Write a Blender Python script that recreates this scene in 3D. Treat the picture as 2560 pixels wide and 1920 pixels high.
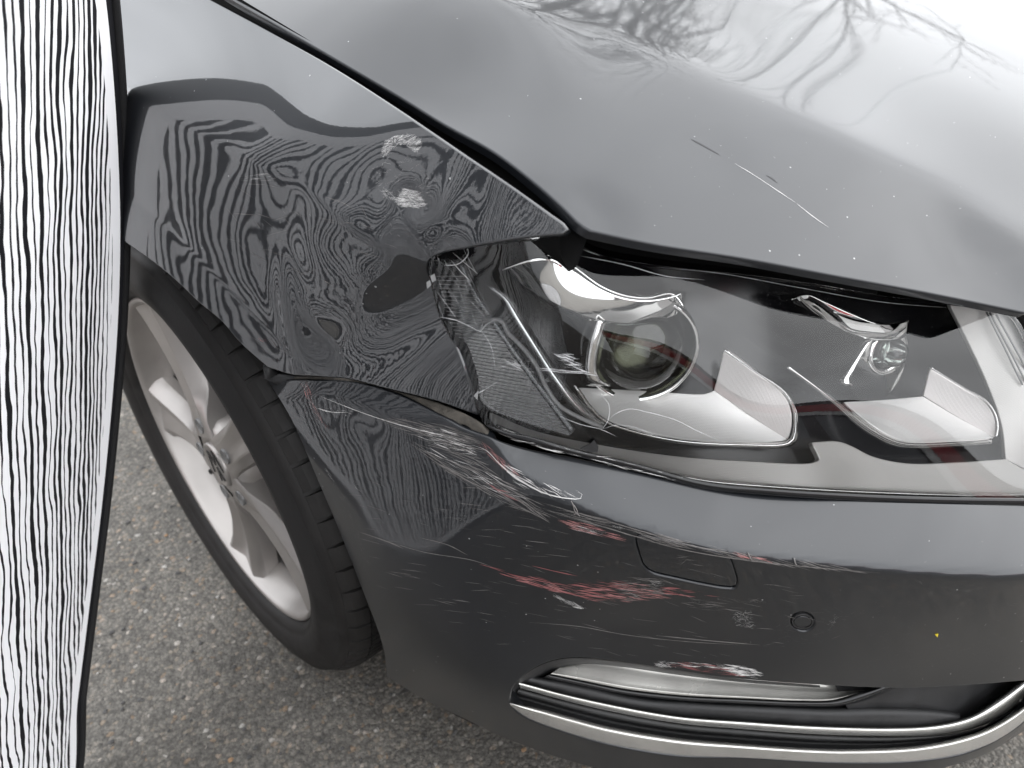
import bpy, bmesh, math, random
import numpy as np
from mathutils import Matrix, Vector
from mathutils.geometry import delaunay_2d_cdt

for _o in list(bpy.data.objects):
    bpy.data.objects.remove(_o)
SC = bpy.context.scene
COL = SC.collection
rng = np.random.default_rng(7)
random.seed(7)

# ------------------------------------------------------------------ camera
W, H, F = 2560, 1920, 1849.711          # photograph size and focal length in its pixels
CAM = np.array([-1.10309203, 0.12325615, 0.95837808])
_y, _p, _r = 0.78790491, -0.61516875, -0.02884929
FWD = np.array([math.sin(_y) * math.cos(_p), math.cos(_y) * math.cos(_p), math.sin(_p)])
_rt = np.array([math.cos(_y), -math.sin(_y), 0.0])
_up = np.cross(_rt, FWD)
RGT = math.cos(_r) * _rt + math.sin(_r) * _up
UPV = -math.sin(_r) * _rt + math.cos(_r) * _up
cd = bpy.data.cameras.new('camera')
cam = bpy.data.objects.new('camera', cd)
COL.objects.link(cam)
cam.matrix_world = Matrix(((RGT[0], UPV[0], -FWD[0], CAM[0]), (RGT[1], UPV[1], -FWD[1], CAM[1]),
                           (RGT[2], UPV[2], -FWD[2], CAM[2]), (0, 0, 0, 1)))
cd.sensor_width = 34.6
cd.lens = 25.0
cd.clip_start = 0.01
cd.clip_end = 2000
cd.dof.use_dof = True
cd.dof.focus_distance = 0.60
cd.dof.aperture_fstop = 7.5
SC.camera = cam

# ------------------------------------------------------------------ overcast sky and sun
SUN_EL, SUN_AZ = math.radians(40), math.radians(125)
world = bpy.data.worlds.new('World')
SC.world = world
world.use_nodes = True
nt = world.node_tree
nt.nodes.clear()
def _n(tree, typ, **kw):
    n = tree.nodes.new(typ)
    for k, v in kw.items():
        setattr(n, k, v)
    return n
w_out = _n(nt, 'ShaderNodeOutputWorld')
w_bg = _n(nt, 'ShaderNodeBackground')
w_bg.inputs['Strength'].default_value = 0.14
w_sky = _n(nt, 'ShaderNodeTexSky', sky_type='NISHITA', sun_disc=False)
w_sky.sun_elevation = SUN_EL
w_sky.sun_rotation = SUN_AZ
w_sky.air_density = 1.0
w_sky.dust_density = 3.0
w_hsv = _n(nt, 'ShaderNodeHueSaturation')
w_hsv.inputs['Saturation'].default_value = 0.10
w_tc = _n(nt, 'ShaderNodeTexCoord')
w_map = _n(nt, 'ShaderNodeMapping')
w_map.inputs['Scale'].default_value = (1.0, 1.0, 2.6)
w_noise = _n(nt, 'ShaderNodeTexNoise')
w_noise.inputs['Scale'].default_value = 2.4
w_noise.inputs['Detail'].default_value = 5
w_noise.inputs['Roughness'].default_value = 0.5
w_ramp = _n(nt, 'ShaderNodeMapRange')
w_ramp.inputs['From Min'].default_value = 0.30
w_ramp.inputs['From Max'].default_value = 0.70
w_ramp.inputs['To Min'].default_value = 0.76
w_ramp.inputs['To Max'].default_value = 1.20
w_cloud = _n(nt, 'ShaderNodeMix', data_type='RGBA', blend_type='MIX')   # even overcast layer over the clear sky
w_cloud.inputs[0].default_value = 0.75
w_cloud.inputs[7].default_value = (9.6, 9.9, 10.3, 1)
w_mul = _n(nt, 'ShaderNodeMix', data_type='RGBA', blend_type='MULTIPLY')
w_mul.inputs[0].default_value = 1.0
L = nt.links.new
L(w_tc.outputs['Generated'], w_map.inputs['Vector'])
L(w_map.outputs[0], w_noise.inputs['Vector'])
L(w_noise.outputs['Fac'], w_ramp.inputs['Value'])
L(w_sky.outputs[0], w_hsv.inputs['Color'])
L(w_hsv.outputs[0], w_cloud.inputs[6])
L(w_cloud.outputs[2], w_mul.inputs[6])
L(w_ramp.outputs[0], w_mul.inputs[7])
L(w_mul.outputs[2], w_bg.inputs['Color'])
L(w_bg.outputs[0], w_out.inputs['Surface'])
sd = bpy.data.lights.new('sun', 'SUN')
sd.energy = 0.8
sd.angle = math.radians(160)
sd.color = (1.0, 0.97, 0.93)
sun = bpy.data.objects.new('sun', sd)
COL.objects.link(sun)
_sv = Vector((math.sin(SUN_AZ) * math.cos(SUN_EL), math.cos(SUN_AZ) * math.cos(SUN_EL), math.sin(SUN_EL)))
sun.rotation_euler = (-_sv).to_track_quat('-Z', 'Y').to_euler()
sun.location = (0, 0, 30)

vs = SC.view_settings
vs.view_transform = 'Standard'
vs.look = 'None'
vs.exposure = 1.16
vs.gamma = 1.0
vs.use_curve_mapping = False
SC.render.engine = 'CYCLES'
SC.cycles.max_bounces = 12
SC.cycles.transparent_max_bounces = 16
SC.cycles.use_denoising = True
SC.cycles.sample_clamp_indirect = 6
SC.cycles.caustics_refractive = False
SC.cycles.blur_glossy = 0.3
# ------------------------------------------------------------------ measuring helpers
#CORE
def rays(px):
    px = np.atleast_2d(np.asarray(px, float))[:, :2]
    return FWD + RGT * ((px[:, :1] - W / 2) / F) - UPV * ((px[:, 1:2] - H / 2) / F)

def at(u, v, **k):
    """3D point where the line of sight (u, v) of the photograph meets x=, y= or z= const."""
    d = rays([(u, v)])[0]
    a = list(k)[0]
    i = 'xyz'.find(a)
    return CAM + d * ((k[a] - CAM[i]) / d[i])

class RBF:
    """smooth height function through scattered points (cubic kernel, affine part)"""
    def __init__(s, ab, h, lam=1e-6):
        s.c = np.asarray(ab, float)
        n = len(s.c)
        r = np.linalg.norm(s.c[:, None] - s.c[None], axis=2)
        P = np.c_[np.ones(n), s.c]
        A = np.zeros((n + 3, n + 3))
        A[:n, :n] = r ** 3 + lam * np.eye(n)
        A[:n, n:] = P
        A[n:, :n] = P.T
        s.w = np.linalg.solve(A, np.r_[np.asarray(h, float), 0, 0, 0])
    def __call__(s, ab):
        out = np.empty(len(ab))
        n = len(s.c)
        for i in range(0, len(ab), 20000):
            q = ab[i:i + 20000]
            r = np.linalg.norm(q[:, None] - s.c[None], axis=2)
            out[i:i + 20000] = (r ** 3) @ s.w[:n] + s.w[n] + q @ s.w[n + 1:]
        return out

def unit(v):
    v = np.asarray(v, float)
    return v / np.linalg.norm(v)

class Surf:
    """body skin: heights h(a, b) over the plane O + a*A + b*B, along N; creases are soft minima of sheets"""
    def __init__(s, O, N, sheets, k=0.003, lam=1e-6, up=(0, 0, 1)):
        s.O = np.asarray(O, float)
        s.N = unit(N)
        s.A = unit(np.cross(up, s.N))
        s.B = np.cross(s.N, s.A)
        s.k = k
        s.sheets = []
        for pts in sheets:
            P = np.asarray(pts, float) - s.O
            s.sheets.append(RBF(np.c_[P @ s.A, P @ s.B], P @ s.N, lam))
        s.extra = []
        s.off = 0.0
    def h(s, ab):
        hs = [f(ab) for f in s.sheets]
        o = hs[0]
        for q in hs[1:]:
            d = o - q
            o = 0.5 * (o + q - np.sqrt(d * d + 4 * s.k * s.k))
        for e in s.extra:
            o = o + e(ab)
        return o
    def P(s, ab, off=0.0):
        ab = np.atleast_2d(ab)
        p = s.O + ab[:, :1] * s.A + ab[:, 1:2] * s.B + s.h(ab)[:, None] * s.N
        if off or s.off:
            p = p + (off + s.off) * s.n(ab)
        return p
    def n(s, ab, e=4e-4):
        ab = np.atleast_2d(ab)
        ha = (s.h(ab + [e, 0]) - s.h(ab - [e, 0])) / (2 * e)
        hb = (s.h(ab + [0, e]) - s.h(ab - [0, e])) / (2 * e)
        v = s.N - ha[:, None] * s.A - hb[:, None] * s.B
        return v / np.linalg.norm(v, axis=1, keepdims=True)
    def ab(s, P):
        P = np.atleast_2d(P) - s.O
        return np.c_[P @ s.A, P @ s.B]
    def hit(s, px, off=0.0):
        """(a, b) where lines of sight of the photograph meet the skin (shifted by off along N)"""
        d = rays(px)
        dn, da, db = d @ s.N, d @ s.A, d @ s.B
        c0 = CAM - s.O
        cn, ca, cb = c0 @ s.N, c0 @ s.A, c0 @ s.B
        def g(t):
            return cn + t * dn - s.h(np.c_[ca + t * da, cb + t * db]) - off
        t0 = np.clip(-cn / dn, 0.05, 3.0)
        t1 = t0 * 1.02
        g0, g1 = g(t0), g(t1)
        for _ in range(40):
            den = np.where(np.abs(g1 - g0) < 1e-14, 1e-14, g1 - g0)
            t2 = t1 - np.clip(g1 * (t1 - t0) / den, -0.08, 0.08)
            t0, g0 = t1, g1
            t1 = t2
            g1 = g(t1)
            if np.max(np.abs(g1)) < 1e-7:
                break
        return np.c_[ca + t1 * da, cb + t1 * db]
    def hitP(s, px, off=0.0):
        return s.P(s.hit(px, off)) + off * s.N

def curve(pts, step=10.0, closed=False):
    """smooth polyline through pixel points; a third value of 1 marks a sharp corner"""
    P = [np.array(p[:2], float) for p in pts]
    cr = [len(p) > 2 and p[2] for p in pts]
    n = len(P)
    out = []
    m = n if closed else n - 1
    for i in range(m):
        p1, p2 = P[i], P[(i + 1) % n]
        a_end = (not closed and i == 0) or cr[i]
        b_end = (not closed and i == n - 2) or cr[(i + 1) % n]
        p0 = p1 * 2 - p2 if a_end else P[i - 1]
        p3 = p2 * 2 - p1 if b_end else P[(i + 2) % n]
        L_ = np.linalg.norm(p2 - p1)
        k = max(1, int(round(L_ / step)))
        # centripetal Catmull-Rom
        t0 = 0.0
        t1 = t0 + max(np.linalg.norm(p1 - p0), 1e-6) ** 0.5
        t2 = t1 + max(np.linalg.norm(p2 - p1), 1e-6) ** 0.5
        t3 = t2 + max(np.linalg.norm(p3 - p2), 1e-6) ** 0.5
        for j in range(k):
            t = t1 + (t2 - t1) * j / k
            A1 = (t1 - t) / (t1 - t0) * p0 + (t - t0) / (t1 - t0) * p1
            A2 = (t2 - t) / (t2 - t1) * p1 + (t - t1) / (t2 - t1) * p2
            A3 = (t3 - t) / (t3 - t2) * p2 + (t - t2) / (t3 - t2) * p3
            B1 = (t2 - t) / (t2 - t0) * A1 + (t - t0) / (t2 - t0) * A2
            B2 = (t3 - t) / (t3 - t1) * A2 + (t - t1) / (t3 - t1) * A3
            out.append((t2 - t) / (t2 - t1) * B1 + (t - t1) / (t2 - t1) * B2)
    if not closed:
        out.append(P[-1])
    return np.array(out)

def gauss(s, u, v, ra, rb, rot, depth):
    """dent of the given depth (m) centred under photo point (u, v); radii in metres"""
    c = s.hit([(u, v)])[0]
    cs, sn = math.cos(math.radians(rot)), math.sin(math.radians(rot))
    def f(ab):
        d = ab - c
        x = (d[:, 0] * cs + d[:, 1] * sn) / ra
        y = (-d[:, 0] * sn + d[:, 1] * cs) / rb
        return -depth * np.exp(-0.5 * (x * x + y * y))
    return f

def valley(s, px, wid, depth):
    """crease-like furrow along a polyline of photo points"""
    ab0 = s.hit(curve(px, 15))
    def f(ab):
        d = np.full(len(ab), 9.0)
        for i in range(len(ab0) - 1):
            p, q = ab0[i], ab0[i + 1]
            t = np.clip(((ab - p) @ (q - p)) / max((q - p) @ (q - p), 1e-12), 0, 1)
            d = np.minimum(d, np.linalg.norm(ab - p - t[:, None] * (q - p), axis=1))
        return -depth * np.exp(-0.5 * (d / wid) ** 2)
    return f

# ------------------------------------------------------------------ body skins
z_lip = lambda u: 0.772 + (u - 1471) * (0.685 - 0.772) / (2560 - 1471)
z_top = lambda u: 0.748 + (u - 1456) * (0.655 - 0.748) / (2540 - 1456)
shut = [at(300, -160, x=-.757), at(560, 0, x=-.768), at(800, 150, x=-.780), at(1000, 280, x=-.787), at(1200, 410, x=-.791), at(1410, 565, x=-.782)]
feat = [at(300, 205, x=-.842), at(555, 359, x=-.849), at(800, 505, x=-.846), at(1030, 645, x=-.832)]
# fender: face above the feature line, face below it
fend_up = shut + feat + [(-.745, 1.2, .94), (-.832, 1.2, .85), at(1240, 600, x=-.807)]
fend_lo = feat + [at(318, 600, x=-.876), at(480, 745, x=-.880), at(620, 885, x=-.868), at(672, 918, x=-.862),
                  at(870, 942, x=-.850), at(1090, 1000, x=-.832), at(1195, 1038, x=-.819), at(1150, 890, x=-.8215), at(1095, 760, x=-.8225),
                  at(820, 760, x=-.850), at(560, 600, x=-.868), (-.840, 1.2, .83), (-.870, 1.2, .66)]
S_FEND = Surf((-.83, .6, .74), (-.86, -.25, .42), [fend_up, fend_lo], k=0.0016, lam=2e-6)

hood_side = [at(1471, 579, z=.772), at(1380, 510, z=.786), at(1232, 388, z=.803), at(1000, 249, z=.823), at(800, 130, z=.845), at(580, 0, z=.870), (-.768, 1.0, .92)]
hood_front = [at(u, v, z=z_lip(u)) for u, v in ((1627, 605), (1859, 642), (2090, 686), (2322, 729), (2560, 778))]
ridge = [at(1270, 0, z=.868), at(1477, 69, z=.845), at(1685, 150, z=.824), at(1917, 255, z=.797), at(2148, 359, z=.771), at(2380, 475, z=.742), at(2560, 585, z=.720)]
h_side = hood_side + hood_front + ridge + [(-.70, 1.3, 1.02)]
h_top = ridge + [(-.30, .20, .736), (-.30, .45, .818), (-.45, .8, .918), (-.2, .8, .923), (0, .2, .750), (0, .5, .840), (0, 1.2, 1.00), (-.6, 1.2, 1.00), (0.3, .3, .768)]
S_HOOD = Surf((-.5, .5, .8), (0, -.25, 1), [h_side, h_top], k=0.0012, lam=2e-5, up=(0, 1, 0))

# headlamp cover
_ln, _l0 = unit((-.86, -.47, .22)), at(1148, 885, x=-.8195)
def side_pl(u, v):                      # the outer end of the cover wraps flat along the car's flank
    d = rays([(u, v)])[0]
    return CAM + d * (((_l0 - CAM) @ _ln) / (d @ _ln))
lamp_pts = [side_pl(*q) for q in ((1085, 640), (1195, 1035), (1215, 1062), (1150, 700), (1250, 700), (1340, 700), (1200, 900), (1300, 900), (1390, 880), (1300, 1030), (1240, 600), (1340, 600), (1390, 1000), (1425, 760), (1435, 900))]
lamp_pts += [at(1456, 618, z=.748), at(1655, 668, z=z_top(1655)), at(1934, 698, z=z_top(1934)), at(2230, 745, z=z_top(2230)), at(2520, 781, z=z_top(2520)),
             at(1438, 1135, z=.612), at(1600, 1170, z=.596), at(1760, 1217, z=.582), at(2122, 1246, z=.562), at(2560, 1258, z=.540),
             at(1640, 880, z=.684), at(2000, 960, z=.650), at(2350, 1000, z=.617), at(2580, 1010, z=.600)]
S_LAMP = Surf((-.68, .32, .65), (-.62, -.62, .48), [lamp_pts], lam=1e-5)

# bumper: upright face and the sloping ledge under the lamp
b_face = [at(672, 950, x=-.862), at(790, 1190, x=-.865), at(905, 1470, x=-.862), at(968, 1690, x=-.853),
          at(870, 955, x=-.853), at(1090, 1030, x=-.838), at(1215, 1085, x=-.826), at(1180, 1135, z=.603),
          at(1430, 1258, z=.5865), at(1600, 1322, z=.574), at(1760, 1370, z=.563), at(1950, 1400, z=.550), at(2200, 1425, z=.535), at(2560, 1442, z=.515),
          at(1900, 1695, z=.386), at(1500, 1640, z=.385), at(1290, 1720, z=.345), at(2300, 1716, z=.355), at(2560, 1700, z=.338),
          at(1160, 1795, z=.205), at(1280, 1848, z=.205), at(2330, 1909, z=.225), at(2560, 1818, z=.225), at(1860, 1900, z=.230),
          (-.2, .0, .50), (-.2, -.01, .35), (-.2, .0, .22), (.35, .02, .50), (.35, .01, .35), (.35, .02, .22)]
b_ledge = [at(1430, 1258, z=.5865), at(1600, 1322, z=.574), at(1760, 1370, z=.563), at(1950, 1400, z=.550), at(2200, 1425, z=.535), at(2560, 1442, z=.515),
           at(1215, 1085, x=-.826), at(1300, 1108, z=.613), at(1438, 1145, z=.604), at(1600, 1178, z=.591), at(1760, 1225, z=.579), at(2122, 1254, z=.559), at(2560, 1266, z=.537),
           at(1090, 1030, x=-.834), at(870, 955, x=-.846), at(672, 950, x=-.852), (-.2, .07, .52), (.35, .09, .52)]
S_BUMP = Surf((-.72, .3, .45), (-.68, -.60, .42), [b_face, b_ledge], k=0.0018, lam=2e-6)
#END
# ------------------------------------------------------------------ object helpers
def new_obj(name, me, parent=None, mats=()):
    o = bpy.data.objects.new(name, me)
    COL.objects.link(o)
    for m in mats:
        if m is not None:
            me.materials.append(m)
    if parent is not None:
        o.parent = parent
    return o

def empty(name, loc=(0, 0, 0), label=None, cat=None, group=None):
    o = bpy.data.objects.new(name, None)
    o.location = loc
    o.empty_display_size = 0.1
    COL.objects.link(o)
    tag(o, label, cat, group)
    return o

def tag(o, label=None, cat=None, group=None, kind=None):
    if label: o['label'] = label
    if cat: o['category'] = cat
    if group: o['group'] = group
    if kind: o['kind'] = kind
    return o

def mesh_np(name, V, Fc, normals=None, smooth=True, uv=None):
    me = bpy.data.meshes.new(name)
    me.from_pydata([tuple(map(float, v)) for v in V], [], [tuple(int(i) for i in f) for f in Fc])
    if uv is not None:
        l = me.uv_layers.new(name='UVMap')
        vi = np.empty(len(me.loops), int)
        me.loops.foreach_get('vertex_index', vi)
        l.data.foreach_set('uv', np.asarray(uv, 'f')[vi].ravel())
    if smooth:
        me.polygons.foreach_set('use_smooth', [True] * len(me.polygons))
    me.update()
    if normals is not None:
        me.normals_split_custom_set_from_vertices([tuple(map(float, n)) for n in normals])
    return me

def inside(poly, q):
    x, y = q[:, 0], q[:, 1]
    r = np.zeros(len(q), bool)
    n = len(poly)
    for i in range(n):
        x1, y1 = poly[i]
        x2, y2 = poly[(i + 1) % n]
        c = (y1 > y) != (y2 > y)
        with np.errstate(divide='ignore', invalid='ignore'):
            r ^= c & (x < (x2 - x1) * (y - y1) / (y2 - y1) + x1)
    return r

def seg_dist(poly, q):
    d = np.full(len(q), 9.0)
    n = len(poly)
    for i in range(n):
        p, e = poly[i], poly[(i + 1) % n] - poly[i]
        t = np.clip(((q - p) @ e) / max(e @ e, 1e-14), 0, 1)
        d = np.minimum(d, np.linalg.norm(q - p - t[:, None] * e, axis=1))
    return d

def area2(p):
    x, y = p[:, 0], p[:, 1]
    return np.sum(x * np.roll(y, -1) - np.roll(x, -1) * y)

def resample(p, step):
    q = np.r_[p, p[:1]]
    out = []
    for i in range(len(p)):
        d = np.linalg.norm(q[i + 1] - q[i])
        k = max(1, int(round(d / step)))
        for j in range(k):
            out.append(q[i] + (q[i + 1] - q[i]) * j / k)
    return np.array(out)

def panel(name, S, outline, mat, parent, holes=(), step=0.006, off=0.0, rim=0.0022, depth=0.012, hole_depth=None, edge_mat=None, ab_outline=None, inward=0.0):
    """trimmed piece of a skin with rounded, folded edges; outline in photo points (or a, b)"""
    loops = []
    src = [(outline, ab_outline)] + [(h, None) for h in holes]
    for i, (px, abp) in enumerate(src):
        ab = np.asarray(abp, float) if abp is not None else S.hit(curve(px, 9, True), off)
        ab = resample(ab, step * 1.2)
        keep = [0]
        for j in range(1, len(ab)):
            if np.linalg.norm(ab[j] - ab[keep[-1]]) > step * 0.25:
                keep.append(j)
        if np.linalg.norm(ab[keep[-1]] - ab[keep[0]]) < step * 0.25 and len(keep) > 3:
            keep.pop()
        ab = ab[keep]
        if (area2(ab) > 0) != (i == 0):
            ab = ab[::-1]
        loops.append(ab)
    lo, hi = loops[0].min(0), loops[0].max(0)
    gx = np.arange(lo[0], hi[0] + step, step)
    gy = np.arange(lo[1], hi[1] + step, step * 0.866)
    G = np.array([(x + (step / 2 if j % 2 else 0), y) for j, y in enumerate(gy) for x in gx])
    ok = inside(loops[0], G)
    G = G[ok]
    G = G[seg_dist(loops[0], G) > step * 0.55]
    for h in loops[1:]:
        G = G[~inside(h, G)]
        G = G[seg_dist(h, G) > step * 0.55]
    pts, edges, st = [], [], 0
    for l in loops:
        n = len(l)
        pts += [tuple(p) for p in l]
        edges += [(st + i, st + (i + 1) % n) for i in range(n)]
        st += n
    pts += [tuple(p) for p in G]
    r = delaunay_2d_cdt([Vector((float(a), float(b))) for a, b in pts], edges, [], 2, 1e-7)
    ab = np.array([(v.x, v.y) for v in r[0]])
    tris = [tuple(f) for f in r[2]]
    P = S.P(ab) + off * S.N
    N = S.n(ab)
    if tris:
        cen = np.array([ab[list(f)].mean(0) for f in tris])
        okc = inside(loops[0], cen)
        for h in loops[1:]:
            okc &= ~inside(h, cen)
        tris = [f for f, k in zip(tris, okc) if k]
    fix = []
    for f in tris:
        a, b, c = ab[f[0]], ab[f[1]], ab[f[2]]
        if (b[0] - a[0]) * (c[1] - a[1]) - (b[1] - a[1]) * (c[0] - a[0]) < 0:
            f = f[::-1]
        fix.append(f)
    V, NN, FF, UV = [P], [N], list(fix), [ab]
    base = len(P)
    nmain = len(fix)
    for li, l in enumerate(loops):
        if rim <= 0:
            break
        p = S.P(l) + off * S.N
        n = S.n(l)
        t = np.roll(p, -1, 0) - np.roll(p, 1, 0)
        t /= np.linalg.norm(t, axis=1, keepdims=True) + 1e-12
        o = np.cross(t, n)
        o /= np.linalg.norm(o, axis=1, keepdims=True) + 1e-12
        dep = depth if li == 0 or hole_depth is None else hole_depth
        rings = [(p, n)]
        for th in (30, 60, 90):
            a = math.radians(th)
            rings.append((p + o * rim * math.sin(a) - n * rim * (1 - math.cos(a)), n * math.cos(a) + o * math.sin(a)))
        rings.append((rings[-1][0] - n * dep - o * inward, o))
        m = len(l)
        for q, qn in rings:
            V.append(q); NN.append(qn); UV.append(l)
        for k in range(len(rings) - 1):
            a0, a1 = base + k * m, base + (k + 1) * m
            for i in range(m):
                j = (i + 1) % m
                FF.append((a0 + j, a0 + i, a1 + i, a1 + j))
        base += m * len(rings)
    me = mesh_np(name, np.concatenate(V), FF, np.concatenate(NN), uv=np.concatenate(UV))
    o_ = new_obj(name, me, parent, [mat, edge_mat])
    if edge_mat is not None:
        idx = np.zeros(len(FF), int)
        idx[nmain:] = 1
        me.polygons.foreach_set('material_index', idx)
    return o_

def loft(name, rows, mat, parent, closed=False, thick=0.0, flip=False, smooth=True):
    """skin over rows of 3D points (all rows of equal length)"""
    R = np.array(rows, float)
    m, n = R.shape[:2]
    V = R.reshape(-1, 3)
    FF = []
    for i in range(m - 1):
        for j in range(n - (0 if closed else 1)):
            k = (j + 1) % n
            f = (i * n + j, i * n + k, (i + 1) * n + k, (i + 1) * n + j)
            FF.append(f[::-1] if flip else f)
    me = mesh_np(name, V, FF, smooth=smooth)
    o = new_obj(name, me, parent, [mat])
    if thick:
        md = o.modifiers.new('thickness', 'SOLIDIFY')
        md.thickness = thick
        md.offset = -1
    return o

def res_n(P, n):
    P = np.asarray(P, float)
    d = np.r_[0, np.cumsum(np.linalg.norm(np.diff(P, axis=0), axis=1))]
    t = np.linspace(0, d[-1], n)
    return np.stack([np.interp(t, d, P[:, k]) for k in range(P.shape[1])], 1)

def tube(name, P, r, mat, parent, seg=10, cap=True):
    P = np.asarray(P, float)
    n = len(P)
    r = np.full(n, r) if np.isscalar(r) else np.asarray(r)
    T = np.gradient(P, axis=0)
    T /= np.linalg.norm(T, axis=1, keepdims=True) + 1e-12
    u = np.cross(T[0], (0.3, 0.2, 0.9))
    u /= np.linalg.norm(u)
    V, FF = [], []
    for i in range(n):
        u = u - T[i] * (u @ T[i])
        u /= np.linalg.norm(u) + 1e-12
        v = np.cross(T[i], u)
        for k in range(seg):
            a = 2 * math.pi * k / seg
            V.append(P[i] + r[i] * (math.cos(a) * u + math.sin(a) * v))
    for i in range(n - 1):
        for k in range(seg):
            FF.append((i * seg + k, i * seg + (k + 1) % seg, (i + 1) * seg + (k + 1) % seg, (i + 1) * seg + k))
    if cap:
        FF.append(tuple(range(seg))[::-1])
        FF.append(tuple((n - 1) * seg + k for k in range(seg)))
    return new_obj(name, mesh_np(name, V, FF), parent, [mat])

def strip(name, S, edge_a, edge_b, prof, mat, parent, n=90, sub=8):
    """bar with a curved cross-section between two photo curves; prof: list of (fraction, depth under the skin)"""
    A = res_n(S.hitP(curve(edge_a, 12), 0.0), n)
    pa, pb = res_n(curve(edge_a, 12), n), res_n(curve(edge_b, 12), n)
    rows = []
    for f, d in prof:
        rows.append(S.hitP(pa * (1 - f) + pb * f, d))
    return loft(name, rows, mat, parent)

def boxes(name, bl, mat, parent, bevel=0.0):
    bm = bmesh.new()
    for (x0, x1, y0, y1, z0, z1) in bl:
        r = bmesh.ops.create_cube(bm, size=1.0)
        bmesh.ops.scale(bm, vec=(x1 - x0, y1 - y0, z1 - z0), verts=r['verts'])
        bmesh.ops.translate(bm, vec=((x0 + x1) / 2, (y0 + y1) / 2, (z0 + z1) / 2), verts=r['verts'])
    if bevel:
        bmesh.ops.bevel(bm, geom=bm.edges[:], offset=bevel, segments=2, affect='EDGES', profile=0.6)
    me = bpy.data.meshes.new(name)
    bm.to_mesh(me)
    bm.free()
    return new_obj(name, me, parent, [mat])

# ------------------------------------------------------------------ materials
def mat_new(name):
    m = bpy.data.materials.new(name)
    m.use_nodes = True
    return m, m.node_tree, m.node_tree.nodes['Principled BSDF']

def pm(name, col, rough=0.4, metal=0.0, coat=0.0, spec=0.5, noise=None, bump=None, ior=1.5):
    m, t, b = mat_new(name)
    b.inputs['Base Color'].default_value = (*col, 1)
    b.inputs['Roughness'].default_value = rough
    b.inputs['Metallic'].default_value = metal
    b.inputs['Coat Weight'].default_value = coat
    b.inputs['Coat Roughness'].default_value = 0.02
    b.inputs['Specular IOR Level'].default_value = spec
    b.inputs['IOR'].default_value = ior
    g = _n(t, 'ShaderNodeNewGeometry')
    if noise:                                   # (scale, amount): mottled colour
        nz = _n(t, 'ShaderNodeTexNoise')
        nz.inputs['Scale'].default_value = noise[0]
        nz.inputs['Detail'].default_value = 4
        t.links.new(g.outputs['Position'], nz.inputs['Vector'])
        mr = _n(t, 'ShaderNodeMapRange')
        mr.inputs['From Min'].default_value = 0.3
        mr.inputs['From Max'].default_value = 0.7
        mr.inputs['To Min'].default_value = 1 - noise[1]
        mr.inputs['To Max'].default_value = 1 + noise[1]
        t.links.new(nz.outputs['Fac'], mr.inputs['Value'])
        mx = _n(t, 'ShaderNodeMix', data_type='RGBA', blend_type='MULTIPLY')
        mx.inputs[0].default_value = 1
        mx.inputs[6].default_value = (*col, 1)
        t.links.new(mr.outputs[0], mx.inputs[7])
        t.links.new(mx.outputs[2], b.inputs['Base Color'])
        mr2 = _n(t, 'ShaderNodeMapRange')
        mr2.inputs['To Min'].default_value = rough * 0.75
        mr2.inputs['To Max'].default_value = min(1, rough * 1.3)
        t.links.new(nz.outputs['Fac'], mr2.inputs['Value'])
        t.links.new(mr2.outputs[0], b.inputs['Roughness'])
    if bump:                                    # (scale, distance)
        nb = _n(t, 'ShaderNodeTexNoise')
        nb.inputs['Scale'].default_value = bump[0]
        nb.inputs['Detail'].default_value = 3
        t.links.new(g.outputs['Position'], nb.inputs['Vector'])
        bp = _n(t, 'ShaderNodeBump')
        bp.inputs['Strength'].default_value = 1
        bp.inputs['Distance'].default_value = bump[1]
        t.links.new(nb.outputs['Fac'], bp.inputs['Height'])
        t.links.new(bp.outputs[0], b.inputs['Normal'])
    return m

def speckle(t, g, scale, size, seed):
    """sparse dust specks: 1 inside a speck"""
    mp = _n(t, 'ShaderNodeMapping')
    mp.inputs['Location'].default_value = (seed, seed * 1.7, seed * 0.3)
    t.links.new(g.outputs['Position'], mp.inputs['Vector'])
    v = _n(t, 'ShaderNodeTexVoronoi')
    v.inputs['Scale'].default_value = scale
    t.links.new(mp.outputs[0], v.inputs['Vector'])
    wn = _n(t, 'ShaderNodeMath', operation='MULTIPLY')      # random size per cell
    sx = _n(t, 'ShaderNodeSeparateColor')
    t.links.new(v.outputs['Color'], sx.inputs[0])
    pw = _n(t, 'ShaderNodeMath', operation='POWER')
    pw.inputs[1].default_value = 6
    t.links.new(sx.outputs[0], pw.inputs[0])
    t.links.new(pw.outputs[0], wn.inputs[0])
    wn.inputs[1].default_value = size
    lt = _n(t, 'ShaderNodeMath', operation='LESS_THAN')
    t.links.new(v.outputs['Distance'], lt.inputs[0])
    t.links.new(wn.outputs[0], lt.inputs[1])
    return lt.outputs[0]

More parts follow.
